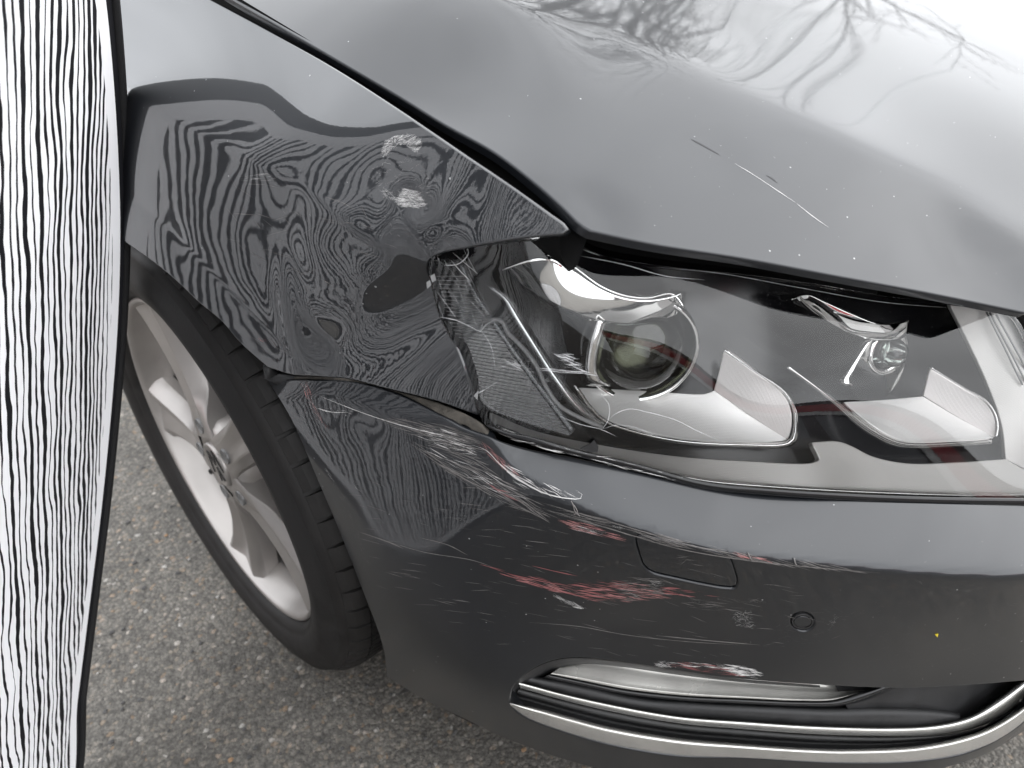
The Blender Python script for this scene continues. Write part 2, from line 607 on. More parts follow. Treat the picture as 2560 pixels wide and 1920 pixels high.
def make_paint(name='charcoal_metallic_paint', dirty=False, ior=1.74, film=1.0):
    m, t, b = mat_new(name)
    g = _n(t, 'ShaderNodeNewGeometry')
    b.inputs['Metallic'].default_value = 0.35
    b.inputs['Roughness'].default_value = 0.42
    b.inputs['Coat Weight'].default_value = 1.0
    b.inputs['Coat Roughness'].default_value = 0.012
    b.inputs['Coat IOR'].default_value = ior
    col = (0.0105, 0.0122, 0.0155, 1)
    nz = _n(t, 'ShaderNodeTexNoise')
    nz.inputs['Scale'].default_value = 9
    nz.inputs['Detail'].default_value = 6
    t.links.new(g.outputs['Position'], nz.inputs['Vector'])
    mr = _n(t, 'ShaderNodeMapRange')
    mr.inputs['To Min'].default_value = 0.8
    mr.inputs['To Max'].default_value = 1.2
    t.links.new(nz.outputs['Fac'], mr.inputs['Value'])
    mx = _n(t, 'ShaderNodeMix', data_type='RGBA', blend_type='MULTIPLY')
    mx.inputs[0].default_value = 1
    mx.inputs[6].default_value = col
    t.links.new(mr.outputs[0], mx.inputs[7])
    s1 = speckle(t, g, 30, 0.035, 3.1)
    s2 = speckle(t, g, 110, 0.085, 8.4)
    ad = _n(t, 'ShaderNodeMath', operation='MAXIMUM')
    t.links.new(s1, ad.inputs[0])
    t.links.new(s2, ad.inputs[1])
    md = _n(t, 'ShaderNodeMix', data_type='RGBA')
    md.inputs[7].default_value = (0.33, 0.33, 0.33, 1)
    t.links.new(ad.outputs[0], md.inputs[0])
    t.links.new(mx.outputs[2], md.inputs[6])
    t.links.new(md.outputs[2], b.inputs['Base Color'])
    iv = _n(t, 'ShaderNodeMath', operation='SUBTRACT')
    iv.inputs[0].default_value = 1
    t.links.new(ad.outputs[0], iv.inputs[1])
    t.links.new(iv.outputs[0], b.inputs['Coat Weight'])
    # film of dust dulls the lacquer unevenly
    n2 = _n(t, 'ShaderNodeTexNoise')
    n2.inputs['Scale'].default_value = 5
    n2.inputs['Detail'].default_value = 8
    n2.inputs['Roughness'].default_value = 0.65
    t.links.new(g.outputs['Position'], n2.inputs['Vector'])
    m2 = _n(t, 'ShaderNodeMapRange')
    m2.inputs['From Min'].default_value = 0.45
    m2.inputs['From Max'].default_value = 0.75
    m2.inputs['To Min'].default_value = 0.010 * film
    m2.inputs['To Max'].default_value = 0.05 * film
    t.links.new(n2.outputs['Fac'], m2.inputs['Value'])
    if dirty:                                   # road film on the lower bumper
        sz = _n(t, 'ShaderNodeSeparateXYZ')
        t.links.new(g.outputs['Position'], sz.inputs[0])
        mz = _n(t, 'ShaderNodeMapRange')
        mz.inputs['From Min'].default_value = 0.42
        mz.inputs['From Max'].default_value = 0.53
        mz.inputs['To Min'].default_value = 0.16
        mz.inputs['To Max'].default_value = 0.0
        t.links.new(sz.outputs[2], mz.inputs['Value'])
        adz = _n(t, 'ShaderNodeMath', operation='ADD')
        t.links.new(mz.outputs[0], adz.inputs[0])
        t.links.new(m2.outputs[0], adz.inputs[1])
        t.links.new(adz.outputs[0], b.inputs['Coat Roughness'])
    else:
        t.links.new(m2.outputs[0], b.inputs['Coat Roughness'])
    # orange peel
    n3 = _n(t, 'ShaderNodeTexNoise')
    n3.inputs['Scale'].default_value = 420
    n3.inputs['Detail'].default_value = 1
    t.links.new(g.outputs['Position'], n3.inputs['Vector'])
    bp = _n(t, 'ShaderNodeBump')
    bp.inputs['Distance'].default_value = 0.000010
    t.links.new(n3.outputs['Fac'], bp.inputs['Height'])
    t.links.new(bp.outputs[0], b.inputs['Coat Normal'])
    return m

def make_clear(name, tint=(1, 1, 1), ior=1.5, haze=0.02, dust=True, rough=0.0):
    """thin clear moulding: looks through, mirrors by Fresnel, with a little dust lying on it"""
    m = bpy.data.materials.new(name)
    m.use_nodes = True
    t = m.node_tree
    t.nodes.clear()
    o = _n(t, 'ShaderNodeOutputMaterial')
    tr = _n(t, 'ShaderNodeBsdfTransparent')
    tr.inputs[0].default_value = (*tint, 1)
    gl = _n(t, 'ShaderNodeBsdfGlossy')
    gl.inputs['Roughness'].default_value = rough
    fr = _n(t, 'ShaderNodeFresnel')
    fr.inputs[0].default_value = ior
    a = _n(t, 'ShaderNodeMixShader')
    t.links.new(fr.outputs[0], a.inputs[0])
    t.links.new(tr.outputs[0], a.inputs[1])
    t.links.new(gl.outputs[0], a.inputs[2])
    df = _n(t, 'ShaderNodeBsdfDiffuse')
    df.inputs[0].default_value = (0.5, 0.5, 0.5, 1)
    g = _n(t, 'ShaderNodeNewGeometry')
    bmx = _n(t, 'ShaderNodeMixShader')
    if dust:
        sp = speckle(t, g, 200, 0.055, 2.2)
        nz = _n(t, 'ShaderNodeTexNoise')
        nz.inputs['Scale'].default_value = 22
        nz.inputs['Detail'].default_value = 8
        t.links.new(g.outputs['Position'], nz.inputs['Vector'])
        mr = _n(t, 'ShaderNodeMapRange')
        mr.inputs['From Min'].default_value = 0.4
        mr.inputs['From Max'].default_value = 0.75
        mr.inputs['To Min'].default_value = haze * 0.4
        mr.inputs['To Max'].default_value = haze * 1.8
        t.links.new(nz.outputs['Fac'], mr.inputs['Value'])
        ml = _n(t, 'ShaderNodeMath', operation='MULTIPLY_ADD')
        ml.inputs[1].default_value = 0.35
        t.links.new(sp, ml.inputs[0])
        t.links.new(mr.outputs[0], ml.inputs[2])
        t.links.new(ml.outputs[0], bmx.inputs[0])
    else:
        bmx.inputs[0].default_value = haze
    t.links.new(a.outputs[0], bmx.inputs[1])
    t.links.new(df.outputs[0], bmx.inputs[2])
    t.links.new(bmx.outputs[0], o.inputs[0])
    return m

def make_silver(name, col, rough, scale, dist):
    """silver-lacquered moulding with a fine grained relief"""
    m, t, b = mat_new(name)
    b.inputs['Base Color'].default_value = (*col, 1)
    b.inputs['Metallic'].default_value = 0.35
    b.inputs['Roughness'].default_value = rough
    g = _n(t, 'ShaderNodeNewGeometry')
    v = _n(t, 'ShaderNodeTexVoronoi')
    v.inputs['Scale'].default_value = scale
    v.inputs['Randomness'].default_value = 0.0
    t.links.new(g.outputs['Position'], v.inputs['Vector'])
    bp = _n(t, 'ShaderNodeBump')
    bp.inputs['Distance'].default_value = dist
    t.links.new(v.outputs['Distance'], bp.inputs['Height'])
    t.links.new(bp.outputs[0], b.inputs['Normal'])
    return m

M = {}
M['paint'] = make_paint(ior=1.76)
M['paint_hood'] = make_paint('charcoal_metallic_paint_hood', ior=1.30, film=0.3)  # same paint as the fender, coat reflection weakened to dim the sky glare
M['paint_low'] = make_paint('charcoal_metallic_paint_road_film', True, 1.41)  # same paint again; weaker coat darkens the ledge's sky reflection, besides road film
M['chrome'] = pm('chrome', (0.68, 0.68, 0.67), 0.05, 1.0)
M['trim_chrome'] = pm('chrome_trim', (0.74, 0.73, 0.70), 0.20, 0.72, noise=(40, 0.06))
M['black_gloss'] = pm('black_gloss_plastic', (0.008, 0.008, 0.009), 0.12)
M['black_matt'] = pm('black_grained_plastic', (0.018, 0.018, 0.019), 0.5, noise=(60, 0.3), bump=(700, 0.00015))
M['black_deep'] = pm('black_cavity', (0.004, 0.004, 0.004), 0.8, spec=0.1)
M['lamp_black'] = pm('lamp_housing_black', (0.006, 0.006, 0.007), 0.22)
M['silver'] = make_silver('silver_bezel', (0.78, 0.77, 0.755), 0.36, 900, 0.00012)
M['silver_reflected'] = make_silver('silver_bezel_wing', (0.72, 0.69, 0.675), 0.34, 900, 0.00012)  # tray silver, darker and pinker: the wing's reflected tone is in the colour
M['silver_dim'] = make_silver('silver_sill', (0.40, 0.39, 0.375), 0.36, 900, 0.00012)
M['lens'] = make_clear('lamp_cover_clear', ior=1.54, haze=0.0, dust=False)
M['clear'] = make_clear('clear_moulding', tint=(0.88, 0.89, 0.90), ior=1.55, haze=0.05, dust=False)
M['clear_rib'] = make_clear('clear_rib', tint=(0.75, 0.76, 0.77), ior=1.6, haze=0.42, dust=False, rough=0.1)
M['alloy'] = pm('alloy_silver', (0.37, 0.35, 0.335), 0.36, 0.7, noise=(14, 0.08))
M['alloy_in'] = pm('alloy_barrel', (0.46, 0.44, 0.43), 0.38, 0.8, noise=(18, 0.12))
M['dark_metal'] = pm('shaded_dark_metal', (0.03, 0.028, 0.026), 0.6, 0.3, noise=(30, 0.4))  # dark tone also stands in for shade inside the wheel
M['rubber'] = pm('tyre_rubber', (0.0125, 0.0115, 0.011), 0.6, spec=0.3, noise=(35, 0.3), bump=(400, 0.0002))
M['grey_plastic'] = pm('grey_insert', (0.16, 0.16, 0.16), 0.35, 0.3)
M['scuff_white'] = pm('scraped_primer', (0.62, 0.61, 0.60), 0.75)
M['scuff_grey'] = pm('scraped_lacquer', (0.17, 0.16, 0.155), 0.7)
M['scuff_red'] = pm('transferred_red_paint', (0.29, 0.105, 0.105), 0.6)
M['scuff_pink'] = pm('transferred_pink_paint', (0.36, 0.17, 0.165), 0.65)
M['plastic_torn'] = pm('torn_raw_plastic', (0.062, 0.055, 0.046), 0.8, noise=(90, 0.5), bump=(250, 0.001))
M['yellow'] = pm('yellow_fleck', (0.7, 0.55, 0.03), 0.5)

M['fog_silver'] = pm('fog_lamp_silver', (0.52, 0.51, 0.48), 0.25, 0.4, noise=(30, 0.15))
# ------------------------------------------------------------------ road
GZ = 0.012
def make_asphalt():
    m, t, b = mat_new('asphalt')
    g = _n(t, 'ShaderNodeNewGeometry')
    Lk = t.links.new
    def vor(scale, feat='F1', rnd=1.0):
        v = _n(t, 'ShaderNodeTexVoronoi', feature=feat)
        v.inputs['Scale'].default_value = scale
        v.inputs['Randomness'].default_value = rnd
        Lk(g.outputs['Position'], v.inputs['Vector'])
        return v
    v1, v2 = vor(165), vor(380)
    nz = _n(t, 'ShaderNodeTexNoise')
    nz.inputs['Scale'].default_value = 7
    nz.inputs['Detail'].default_value = 8
    Lk(g.outputs['Position'], nz.inputs['Vector'])
    s1 = _n(t, 'ShaderNodeSeparateColor')
    Lk(v1.outputs['Color'], s1.inputs[0])
    cr = _n(t, 'ShaderNodeValToRGB')
    e = cr.color_ramp.elements
    e[0].position = 0.0; e[0].color = (0.097, 0.09, 0.08, 1)
    e[1].position = 1.0; e[1].color = (0.34, 0.325, 0.30, 1)
    for p, c in ((0.35, (0.118, 0.11, 0.098, 1)), (0.62, (0.139, 0.129, 0.114, 1)), (0.85, (0.165, 0.151, 0.132, 1)), (0.93, (0.18, 0.155, 0.125, 1)), (0.965, (0.20, 0.145, 0.10, 1))):
        q = e.new(p); q.color = c
    Lk(s1.outputs[0], cr.inputs[0])
    mr = _n(t, 'ShaderNodeMapRange')
    mr.inputs['From Min'].default_value = 0.3
    mr.inputs['From Max'].default_value = 0.7
    mr.inputs['To Min'].default_value = 0.78
    mr.inputs['To Max'].default_value = 1.2
    Lk(nz.outputs['Fac'], mr.inputs['Value'])
    s2 = _n(t, 'ShaderNodeSeparateColor')
    Lk(v2.outputs['Color'], s2.inputs[0])
    m2 = _n(t, 'ShaderNodeMapRange')
    m2.inputs['To Min'].default_value = 0.7
    m2.inputs['To Max'].default_value = 1.3
    Lk(s2.outputs[1], m2.inputs['Value'])
    ml = _n(t, 'ShaderNodeMath', operation='MULTIPLY')
    Lk(mr.outputs[0], ml.inputs[0]); Lk(m2.outputs[0], ml.inputs[1])
    mx = _n(t, 'ShaderNodeMix', data_type='RGBA', blend_type='MULTIPLY')
    mx.inputs[0].default_value = 1
    Lk(cr.outputs[0], mx.inputs[6]); Lk(ml.outputs[0], mx.inputs[7])
    # binder shows dark between the stones
    d1 = _n(t, 'ShaderNodeMapRange')
    d1.inputs['From Min'].default_value = 0.35
    d1.inputs['From Max'].default_value = 0.75
    d1.inputs['To Min'].default_value = 1.0
    d1.inputs['To Max'].default_value = 0.72
    Lk(v1.outputs['Distance'], d1.inputs['Value'])
    mx2 = _n(t, 'ShaderNodeMix', data_type='RGBA', blend_type='MULTIPLY')
    mx2.inputs[0].default_value = 1
    Lk(mx.outputs[2], mx2.inputs[6]); Lk(d1.outputs[0], mx2.inputs[7])
    Lk(mx2.outputs[2], b.inputs['Base Color'])
    b.inputs['Roughness'].default_value = 0.82
    hsum = _n(t, 'ShaderNodeMath', operation='MULTIPLY_ADD')
    hsum.inputs[1].default_value = -0.45
    Lk(v2.outputs['Distance'], hsum.inputs[0])
    inv = _n(t, 'ShaderNodeMath', operation='SUBTRACT')
    inv.inputs[0].default_value = 1.0
    Lk(v1.outputs['Distance'], inv.inputs[1])
    hr = _n(t, 'ShaderNodeMath', operation='MULTIPLY_ADD')
    hr.inputs[1].default_value = 0.8
    Lk(s1.outputs[1], hr.inputs[0]); Lk(inv.outputs[0], hr.inputs[2])
    Lk(hr.outputs[0], hsum.inputs[2])
    bp = _n(t, 'ShaderNodeBump')
    bp.inputs['Distance'].default_value = 0.0022
    bp.inputs['Strength'].default_value = 0.9
    Lk(hsum.outputs[0], bp.inputs['Height'])
    Lk(bp.outputs[0], b.inputs['Normal'])
    return m
M['asphalt'] = make_asphalt()
road = new_obj('road', mesh_np('road', [(-150, -150, GZ), (150, -150, GZ), (150, 150, GZ), (-150, 150, GZ)], [(0, 1, 2, 3)], smooth=False), None, [M['asphalt']])
tag(road, kind='structure')

# loose chips lying on the road in front of the wheel
def stones(name, spots, mat, size, parent=None):
    V, FF = [], []
    for (x, y) in spots:
        s = size * random.uniform(0.5, 1.3)
        k = random.uniform(0, 6.28)
        n0 = len(V)
        m = 6
        for zz, sc in ((0.0, 1.0), (0.45, 0.85), (0.7, 0.4)):
            for i in range(m):
                a = k + 2 * math.pi * i / m
                rr = s * sc * (0.75 + 0.45 * random.random())
                V.append((x + rr * math.cos(a), y + rr * 0.8 * math.sin(a), GZ + 0.001 + zz * s * 0.9))
        for l in range(2):
            for i in range(m):
                FF.append((n0 + l * m + i, n0 + l * m + (i + 1) % m, n0 + (l + 1) * m + (i + 1) % m, n0 + (l + 1) * m + i))
        FF.append(tuple(n0 + 2 * m + i for i in range(m)))
    o = new_obj(name, mesh_np(name, V, FF, smooth=False), parent, [mat])
    return o
M['chip_pale'] = pm('pale_stone', (0.36, 0.35, 0.33), 0.8, noise=(200, 0.3))
M['chip_dark'] = pm('dark_stone', (0.07, 0.068, 0.066), 0.8, noise=(200, 0.3))
M['chip_tan'] = pm('tan_stone', (0.30, 0.19, 0.11), 0.8, noise=(200, 0.3))
gp = []
for _ in range(900):
    u, v = random.uniform(100, 2560), random.uniform(900, 1920)
    q = at(u, v, z=GZ)
    if abs(q[0]) < 3 and abs(q[1]) < 3:
        gp.append((q[0], q[1]))
for nm, a, b_, mt, sz, lb in (('pale_road_chips', 0, 60, 'chip_pale', 0.0028, 'scattered pale stone chips lying on the asphalt'),
                              ('dark_road_chips', 90, 480, 'chip_dark', 0.0036, 'scattered dark grit lying on the asphalt'),
                              ('tan_road_chips', 480, 505, 'chip_tan', 0.0034, 'scattered tan stone chips lying on the asphalt')):
    tag(stones(nm, gp[a:b_], M[mt], sz), lb, 'gravel', kind='stuff')

# ------------------------------------------------------------------ striped reflector board leaning on the fender
BM, BS = 0.80, 0.40
BE = S_FEND.P(S_FEND.hit([(316, 480)]))[0] - np.array([0.006, 0, 0])
def bx(y, z):
    return BE[0] + BM * (y - BE[1]) + BS * (z - BE[2])
def bpt(y, z):
    return np.array([bx(y, z), y, z])
S_BOARD = Surf(BE, (1, -BM, -BS), [[bpt(0.85, .7), bpt(0.2, .7), bpt(.5, 1.0), bpt(.5, .2), bpt(.1, .2), bpt(.8, 1.)]])
def board_edge(px):
    n = np.array([1, -BM, -BS])
    d = rays(px)
    t = ((BE - CAM) @ n) / (d @ n)
    return CAM + t[:, None] * d
b_dir = board_edge(curve([(262, -150), (274, -70), (283, 0), (300, 200), (311, 420), (313, 600), (306, 800), (291, 1000), (266, 1250), (235, 1500), (205, 1740)], 40))
b_rest = np.array([bpt(y, z) for y, z in ((.86, .03), (.78, GZ + .006), (.5, GZ + .006), (.30, GZ + .006), (.1, .06), (-.06, .2), (-.15, .4), (-.18, .6), (-.16, .8), (-.10, .98), (.04, 1.13), (.22, 1.21), (.40, 1.20), (.54, 1.13), (.64, 1.05), (.70, .985))])
b_out = np.concatenate([b_dir, b_rest])
ob = S_BOARD.ab(b_out)
ob = curve([tuple(p) for p in ob[::1]], 0.012, True)
def _shear():
    P = board_edge([(100, 700), (108, 1200)])
    q = S_BOARD.ab(P)
    d = q[1] - q[0]
    return -d[0] / d[1]
SHEAR = _shear()
def make_stripes():
    m, t, b = mat_new('hand_drawn_stripe_print')
    Lk = t.links.new
    uv = _n(t, 'ShaderNodeUVMap')
    sp = _n(t, 'ShaderNodeSeparateXYZ')
    Lk(uv.outputs[0], sp.inputs[0])
    def math_(op, a, b2=None, c=None):
        n = _n(t, 'ShaderNodeMath', operation=op)
        for i, q in enumerate((a, b2, c)):
            if q is None: continue
            if isinstance(q, (int, float)): n.inputs[i].default_value = q
            else: Lk(q, n.inputs[i])
        return n.outputs[0]
    def noise(sx, sy, scale, det=2):
        mp = _n(t, 'ShaderNodeMapping')
        mp.inputs['Scale'].default_value = (sx, sy, 1)
        Lk(uv.outputs[0], mp.inputs['Vector'])
        n = _n(t, 'ShaderNodeTexNoise')
        n.inputs['Scale'].default_value = scale
        n.inputs['Detail'].default_value = det
        Lk(mp.outputs[0], n.inputs['Vector'])
        return n.outputs['Fac']
    wob = noise(1.0, 0.8, 16, 3)           # lines lean and wander
    wob2 = noise(40, 11.0, 1.0, 2)           # every line has its own thick and thin places
    per = 0.0126
    s = math_('ADD', math_('DIVIDE', math_('MULTIPLY_ADD', sp.outputs[1], SHEAR, sp.outputs[0]), per), math_('MULTIPLY', math_('SUBTRACT', wob, 0.5), 2.2))
    cell = math_('FLOOR', s)
    fr = math_('SUBTRACT', s, cell)
    wn = _n(t, 'ShaderNodeTexWhiteNoise', noise_dimensions='1D')
    Lk(cell, wn.inputs['W'])
    cen = math_('ABSOLUTE', math_('SUBTRACT', fr, 0.5))
    wid = math_('ADD', math_('MULTIPLY_ADD', wn.outputs['Value'], 0.22, 0.11), math_('MULTIPLY', math_('SUBTRACT', wob2, 0.5), 0.34))
    blk = math_('LESS_THAN', cen, wid)
    at_ = _n(t, 'ShaderNodeAttribute', attribute_name='edge')
    edge = math_('ADD', at_.outputs['Fac'], math_('MULTIPLY', wn.outputs['Value'], 0.004))
    blk = math_('MULTIPLY', blk, math_('GREATER_THAN', edge, 0.042))
    rimk = math_('LESS_THAN', at_.outputs['Fac'], 0.017)
    blk = math_('MAXIMUM', blk, rimk)
    mx = _n(t, 'ShaderNodeMix', data_type='RGBA')
    mx.inputs[6].default_value = (0.88, 0.88, 0.895, 1)
    mx.inputs[7].default_value = (0.012, 0.012, 0.014, 1)
    Lk(blk, mx.inputs[0])
    Lk(mx.outputs[2], b.inputs['Base Color'])
    b.inputs['Roughness'].default_value = 0.6
    b.inputs['Specular IOR Level'].default_value = 0.25
    tl = _n(t, 'ShaderNodeBsdfTranslucent')             # thin white cloth lets daylight through
    Lk(mx.outputs[2], tl.inputs[0])
    ms = _n(t, 'ShaderNodeMixShader')
    ms.inputs[0].default_value = 0.42
    Lk(b.outputs[0], ms.inputs[1])
    Lk(tl.outputs[0], ms.inputs[2])
    Lk(ms.outputs[0], t.nodes['Material Output'].inputs[0])
    return m
M['stripes'] = make_stripes()
M['binding'] = pm('black_webbing', (0.012, 0.012, 0.013), 0.8, bump=(900, 0.0004))
board = empty('reflector_board', tuple(bpt(.4, GZ + .01)), 'large rounded reflector board with wavy black and white stripes leaning on the fender', 'board')
def world_child(o, parent):
    o.parent = parent
    o.matrix_parent_inverse = Matrix.Translation(-Vector(parent.location))
    return o
sheet = panel('striped_sheet', S_BOARD, None, M['stripes'], None, step=0.008, rim=0.0008, depth=0.002, ab_outline=ob)
_me = sheet.data
_co = np.empty(len(_me.vertices) * 3); _me.vertices.foreach_get('co', _co)
_ed = seg_dist(ob, S_BOARD.ab(_co.reshape(-1, 3)))
_at = _me.attributes.new('edge', 'FLOAT', 'POINT')
_at.data.foreach_set('value', _ed.astype('f'))
world_child(sheet, board)
_bp = S_BOARD.P(ob, 0.001)
_bp = np.r_[_bp, _bp[:1]]
world_child(tube('edge_binding', _bp, 0.0042, M['binding'], None, seg=8, cap=False), board)
# ------------------------------------------------------------------ damage pressed into the skins
def flare():
    ab0 = S_FEND.hit(curve([(300, 470), (376, 532), (480, 630), (600, 752), (700, 858), (745, 905)], 15))
    def f(ab):
        best = np.full(len(ab), 9.0)
        sg = np.zeros(len(ab))
        for i in range(len(ab0) - 1):
            p, q = ab0[i], ab0[i + 1]
            e = q - p
            t = ((ab - p) @ e) / (e @ e)
            tc = np.clip(t, -0.0 if i else -40, 1)
            d = ab - p - tc[:, None] * e
            dist = np.linalg.norm(d, axis=1)
            s_ = (e[0] * d[:, 1] - e[1] * d[:, 0]) / np.linalg.norm(e)
            m = dist < best
            best[m] = dist[m]
            sg[m] = s_[m]
        x = -sg if FL_SIGN else sg
        x = np.clip(x, -0.2, 0.06)
        k = 0.0025
        return 0.16 * (0.5 * (x + np.sqrt(x * x + k * k))) * np.exp(-((best > 0.06) * 0))
    return f
FL_SIGN = True
_dents = []
# (u, v, radius a, radius b, rotation, depth)
for q in ((985, 455, .030, .020, 20, .0050), (1035, 505, .010, .008, 0, .0045), (1075, 520, .012, .012, 0, -.0012),
          (1190, 470, .010, .016, 10, .0016), (725, 470, .020, .016, 30, .0034), (830, 450, .015, .022, 0, .0016),
          (640, 400, .020, .012, 30, -.0012), (900, 600, .022, .012, 20, .0030), (800, 610, .026, .012, 25, -.0026),
          (720, 650, .016, .016, 0, .0026), (640, 620, .022, .020, 40, .0016), (560, 560, .02, .02, 0, .0010),
          (720, 790, .0085, .030, -8, -.0042), (690, 760, .014, .030, 0, .0018), (770, 850, .014, .016, 0, .0014),
          (880, 860, .022, .014, 10, -.0010), (990, 870, .026, .016, 15, .0008), (900, 690, .02, .01, 15, -.0018),
          (1010, 640, .010, .010, 0, .0030), (1050, 575, .008, .008, 0, -.0012), (960, 560, .010, .016, 0, -.0012),
          (440, 600, .014, .022, 30, .0014), (1120, 430, .02, .01, -30, .0010), (1290, 520, .014, .01, -30, .0012)):
    _dents.append(gauss(S_FEND, *q))
_rd = random.Random(21)
_poly = np.array([(560, 380), (900, 320), (1200, 430), (1350, 540), (1060, 620), (900, 640), (700, 700), (450, 640)], float)
_k = 0
while _k < 12:                              # finer buckling all over the struck area
    _u, _v = _rd.uniform(440, 1350), _rd.uniform(320, 950)
    if inside(_poly, np.array([[_u, _v]]))[0]:
        _dents.append(gauss(S_FEND, _u, _v, _rd.uniform(.012, .024), _rd.uniform(.010, .018), _rd.uniform(0, 180), _rd.choice((-1, 1)) * _rd.uniform(.0002, .0006)))
        _k += 1
_fl = flare()
_va = valley(S_FEND, [(815, 878), (870, 862), (930, 832), (1005, 775), (1085, 705)], .0200, .0190)
S_FEND.extra += _dents + [_va, _fl]
_b = [gauss(S_BUMP, 900, 1050, .02, .012, 0, .0018), gauss(S_BUMP, 1000, 1080, .016, .02, 0, -.0012), gauss(S_BUMP, 820, 1020, .010, .018, 0, .0014),
      gauss(S_BUMP, 1560, 1560, .022, .014, 20, .0016), gauss(S_BUMP, 1700, 1500, .012, .02, -30, .0010), gauss(S_BUMP, 1180, 1130, .012, .008, 0, .0020)]
S_BUMP.extra += _b
S_HOOD.extra += [gauss(S_HOOD, 1780, 390, .030, .018, 0, .0010), gauss(S_HOOD, 2350, 600, .03, .02, 0, .0012), gauss(S_HOOD, 1490, 520, .014, .014, 0, .0016)]

# ------------------------------------------------------------------ the car
car = empty('parked_car', (0, 0, 0), 'charcoal grey car with crumpled front fender, cracked headlamp and scraped bumper', 'car')

# fender
f_px = curve([(300, -122), (400, -67), (522, 0), (804, 156), (978, 267), (1150, 386), (1273, 469), (1374, 541), (1405, 563), (1414, 573), (1405, 580), (1370, 583), (1300, 590),
              (1220, 603), (1150, 617), (1100, 630), (1072, 646), (1062, 668), (1072, 700), (1083, 722), (1100, 790), (1146, 890), (1180, 985), (1193, 1036, 1),
              (1093, 1000), (966, 967), (871, 943), (792, 937), (729, 934), (669, 916, 1), (604, 858), (553, 800), (496, 752), (433, 692), (370, 642), (312, 602)], 9)
_arch = [(-.882, .917 + .345 * math.cos(a), .3234 + .345 * math.sin(a)) for a in np.radians(np.arange(84, -10, -6))]
f_ab = np.concatenate([S_FEND.hit(f_px), S_FEND.ab(np.array(_arch + [(-.862, 1.34, .25), (-.862, 1.34, .6), (-.832, 1.34, .85), (-.758, 1.34, .965)]))])
fender = panel('fender', S_FEND, None, M['paint'], car, step=0.0034, rim=0.0018, depth=0.010, ab_outline=f_ab)
tag(fender, 'crumpled front fender with rippled stripe reflections and white scuffs')

# hood
h_px = curve([(350, -138), (470, -69), (590, 0), (708, 68), (858, 155), (1008, 243), (1108, 305), (1242, 380), (1342, 456), (1412, 518), (1452, 557), (1478, 573, 1),
              (1627, 605), (1859, 642), (2090, 686), (2322, 729), (2560, 778)], 9)
h_ab = np.concatenate([S_HOOD.hit(h_px), S_HOOD.ab(np.array([(-.40, .135, .69), (-.2, .09, .70), (0, .08, .70), (.4, .13, .69), (.6, .3, .75), (.6, 1.3, 1.0), (-.756, 1.3, .975)]))])
hood = panel('hood', S_HOOD, None, M['paint_hood'], car, step=0.009, rim=0.0018, depth=0.005, ab_outline=h_ab)

# bumper
_washer = [(1592, 1345), (1600, 1339), (1640, 1344), (1700, 1357), (1760, 1371), (1806, 1385), (1825, 1400), (1836, 1430), (1842, 1452), (1838, 1466), (1818, 1467), (1760, 1458), (1690, 1443), (1630, 1428), (1613, 1416), (1602, 1390)]
def ell(cx, cy, rx, ry, rot, n=24):
    c_, s_ = math.cos(math.radians(rot)), math.sin(math.radians(rot))
    return [(cx + rx * math.cos(a) * c_ - ry * math.sin(a) * s_, cy + rx * math.cos(a) * s_ + ry * math.sin(a) * c_) for a in np.linspace(0, 2 * math.pi, n, endpoint=False)]
def grow(px, d):
    p = np.array([q[:2] for q in px], float)
    c_ = p.mean(0)
    t = np.roll(p, -1, 0) - np.roll(p, 1, 0)
    t /= np.linalg.norm(t, axis=1, keepdims=True)
    n = np.c_[t[:, 1], -t[:, 0]]
    if ((p - c_) * n).sum() < 0:
        n = -n
    return [tuple(q) for q in p + n * d]
_sensor = ell(2007, 1555, 29, 21, 0)
_fog = [(1274, 1758), (1272, 1742), (1280, 1715), (1310, 1685), (1350, 1660), (1400, 1645), (1450, 1642), (1520, 1648), (1640, 1666), (1780, 1688), (1900, 1700), (2080, 1712), (2240, 1718), (2400, 1712), (2560, 1700), (2600, 1696), (2612, 1706), (2604, 1740), (2560, 1806), (2430, 1881), (2300, 1906), (2100, 1910), (1860, 1897), (1694, 1893), (1520, 1864), (1400, 1830), (1310, 1795), (1282, 1775)]
b_px = curve([(2560, 1266), (2340, 1262), (2122, 1254), (1930, 1242), (1760, 1223), (1600, 1186), (1438, 1150), (1330, 1130), (1251, 1110), (1156, 1078), (1093, 1040), (998, 991), (903, 963), (808, 954), (672, 952, 1),
              (730, 1050), (790, 1188), (850, 1330), (905, 1470), (950, 1590), (963, 1640), (968, 1692, 1), (1060, 1748), (1160, 1796), (1280, 1852), (1500, 1922), (1700, 1952), (1900, 1962), (2150, 1957), (2335, 1925), (2461, 1886), (2560, 1828)], 9)
b_ab = np.concatenate([S_BUMP.hit(b_px), S_BUMP.ab(np.array([(-.40, .03, .235), (-.2, .0, .23), (.1, .0, .23), (.35, .02, .23), (.35, .05, .52), (.1, .055, .525), (-.2, .06, .53), (-.40, .085, .535)]))])
bumper = panel('bumper', S_BUMP, None, M['paint_low'], car, holes=[grow(_washer, 9), grow(_sensor, 7), _fog], step=0.0042, rim=0.0022, depth=0.006, ab_outline=b_ab, hole_depth=0.010)
tag(bumper, 'scraped front bumper with red and white paint marks')
washer = panel('washer_cover', S_BUMP, grow(_washer, -4), M['paint_low'], bumper, step=0.004, rim=0.0016, depth=0.008)
panel('washer_recess', S_BUMP, grow(_washer, 20), M['black_deep'], bumper, step=0.01, off=-0.010, rim=0)
sensor = panel('parking_sensor', S_BUMP, grow(_sensor, -9), M['paint_low'], bumper, step=0.002, rim=0.0006, depth=0.006, off=0.0004)
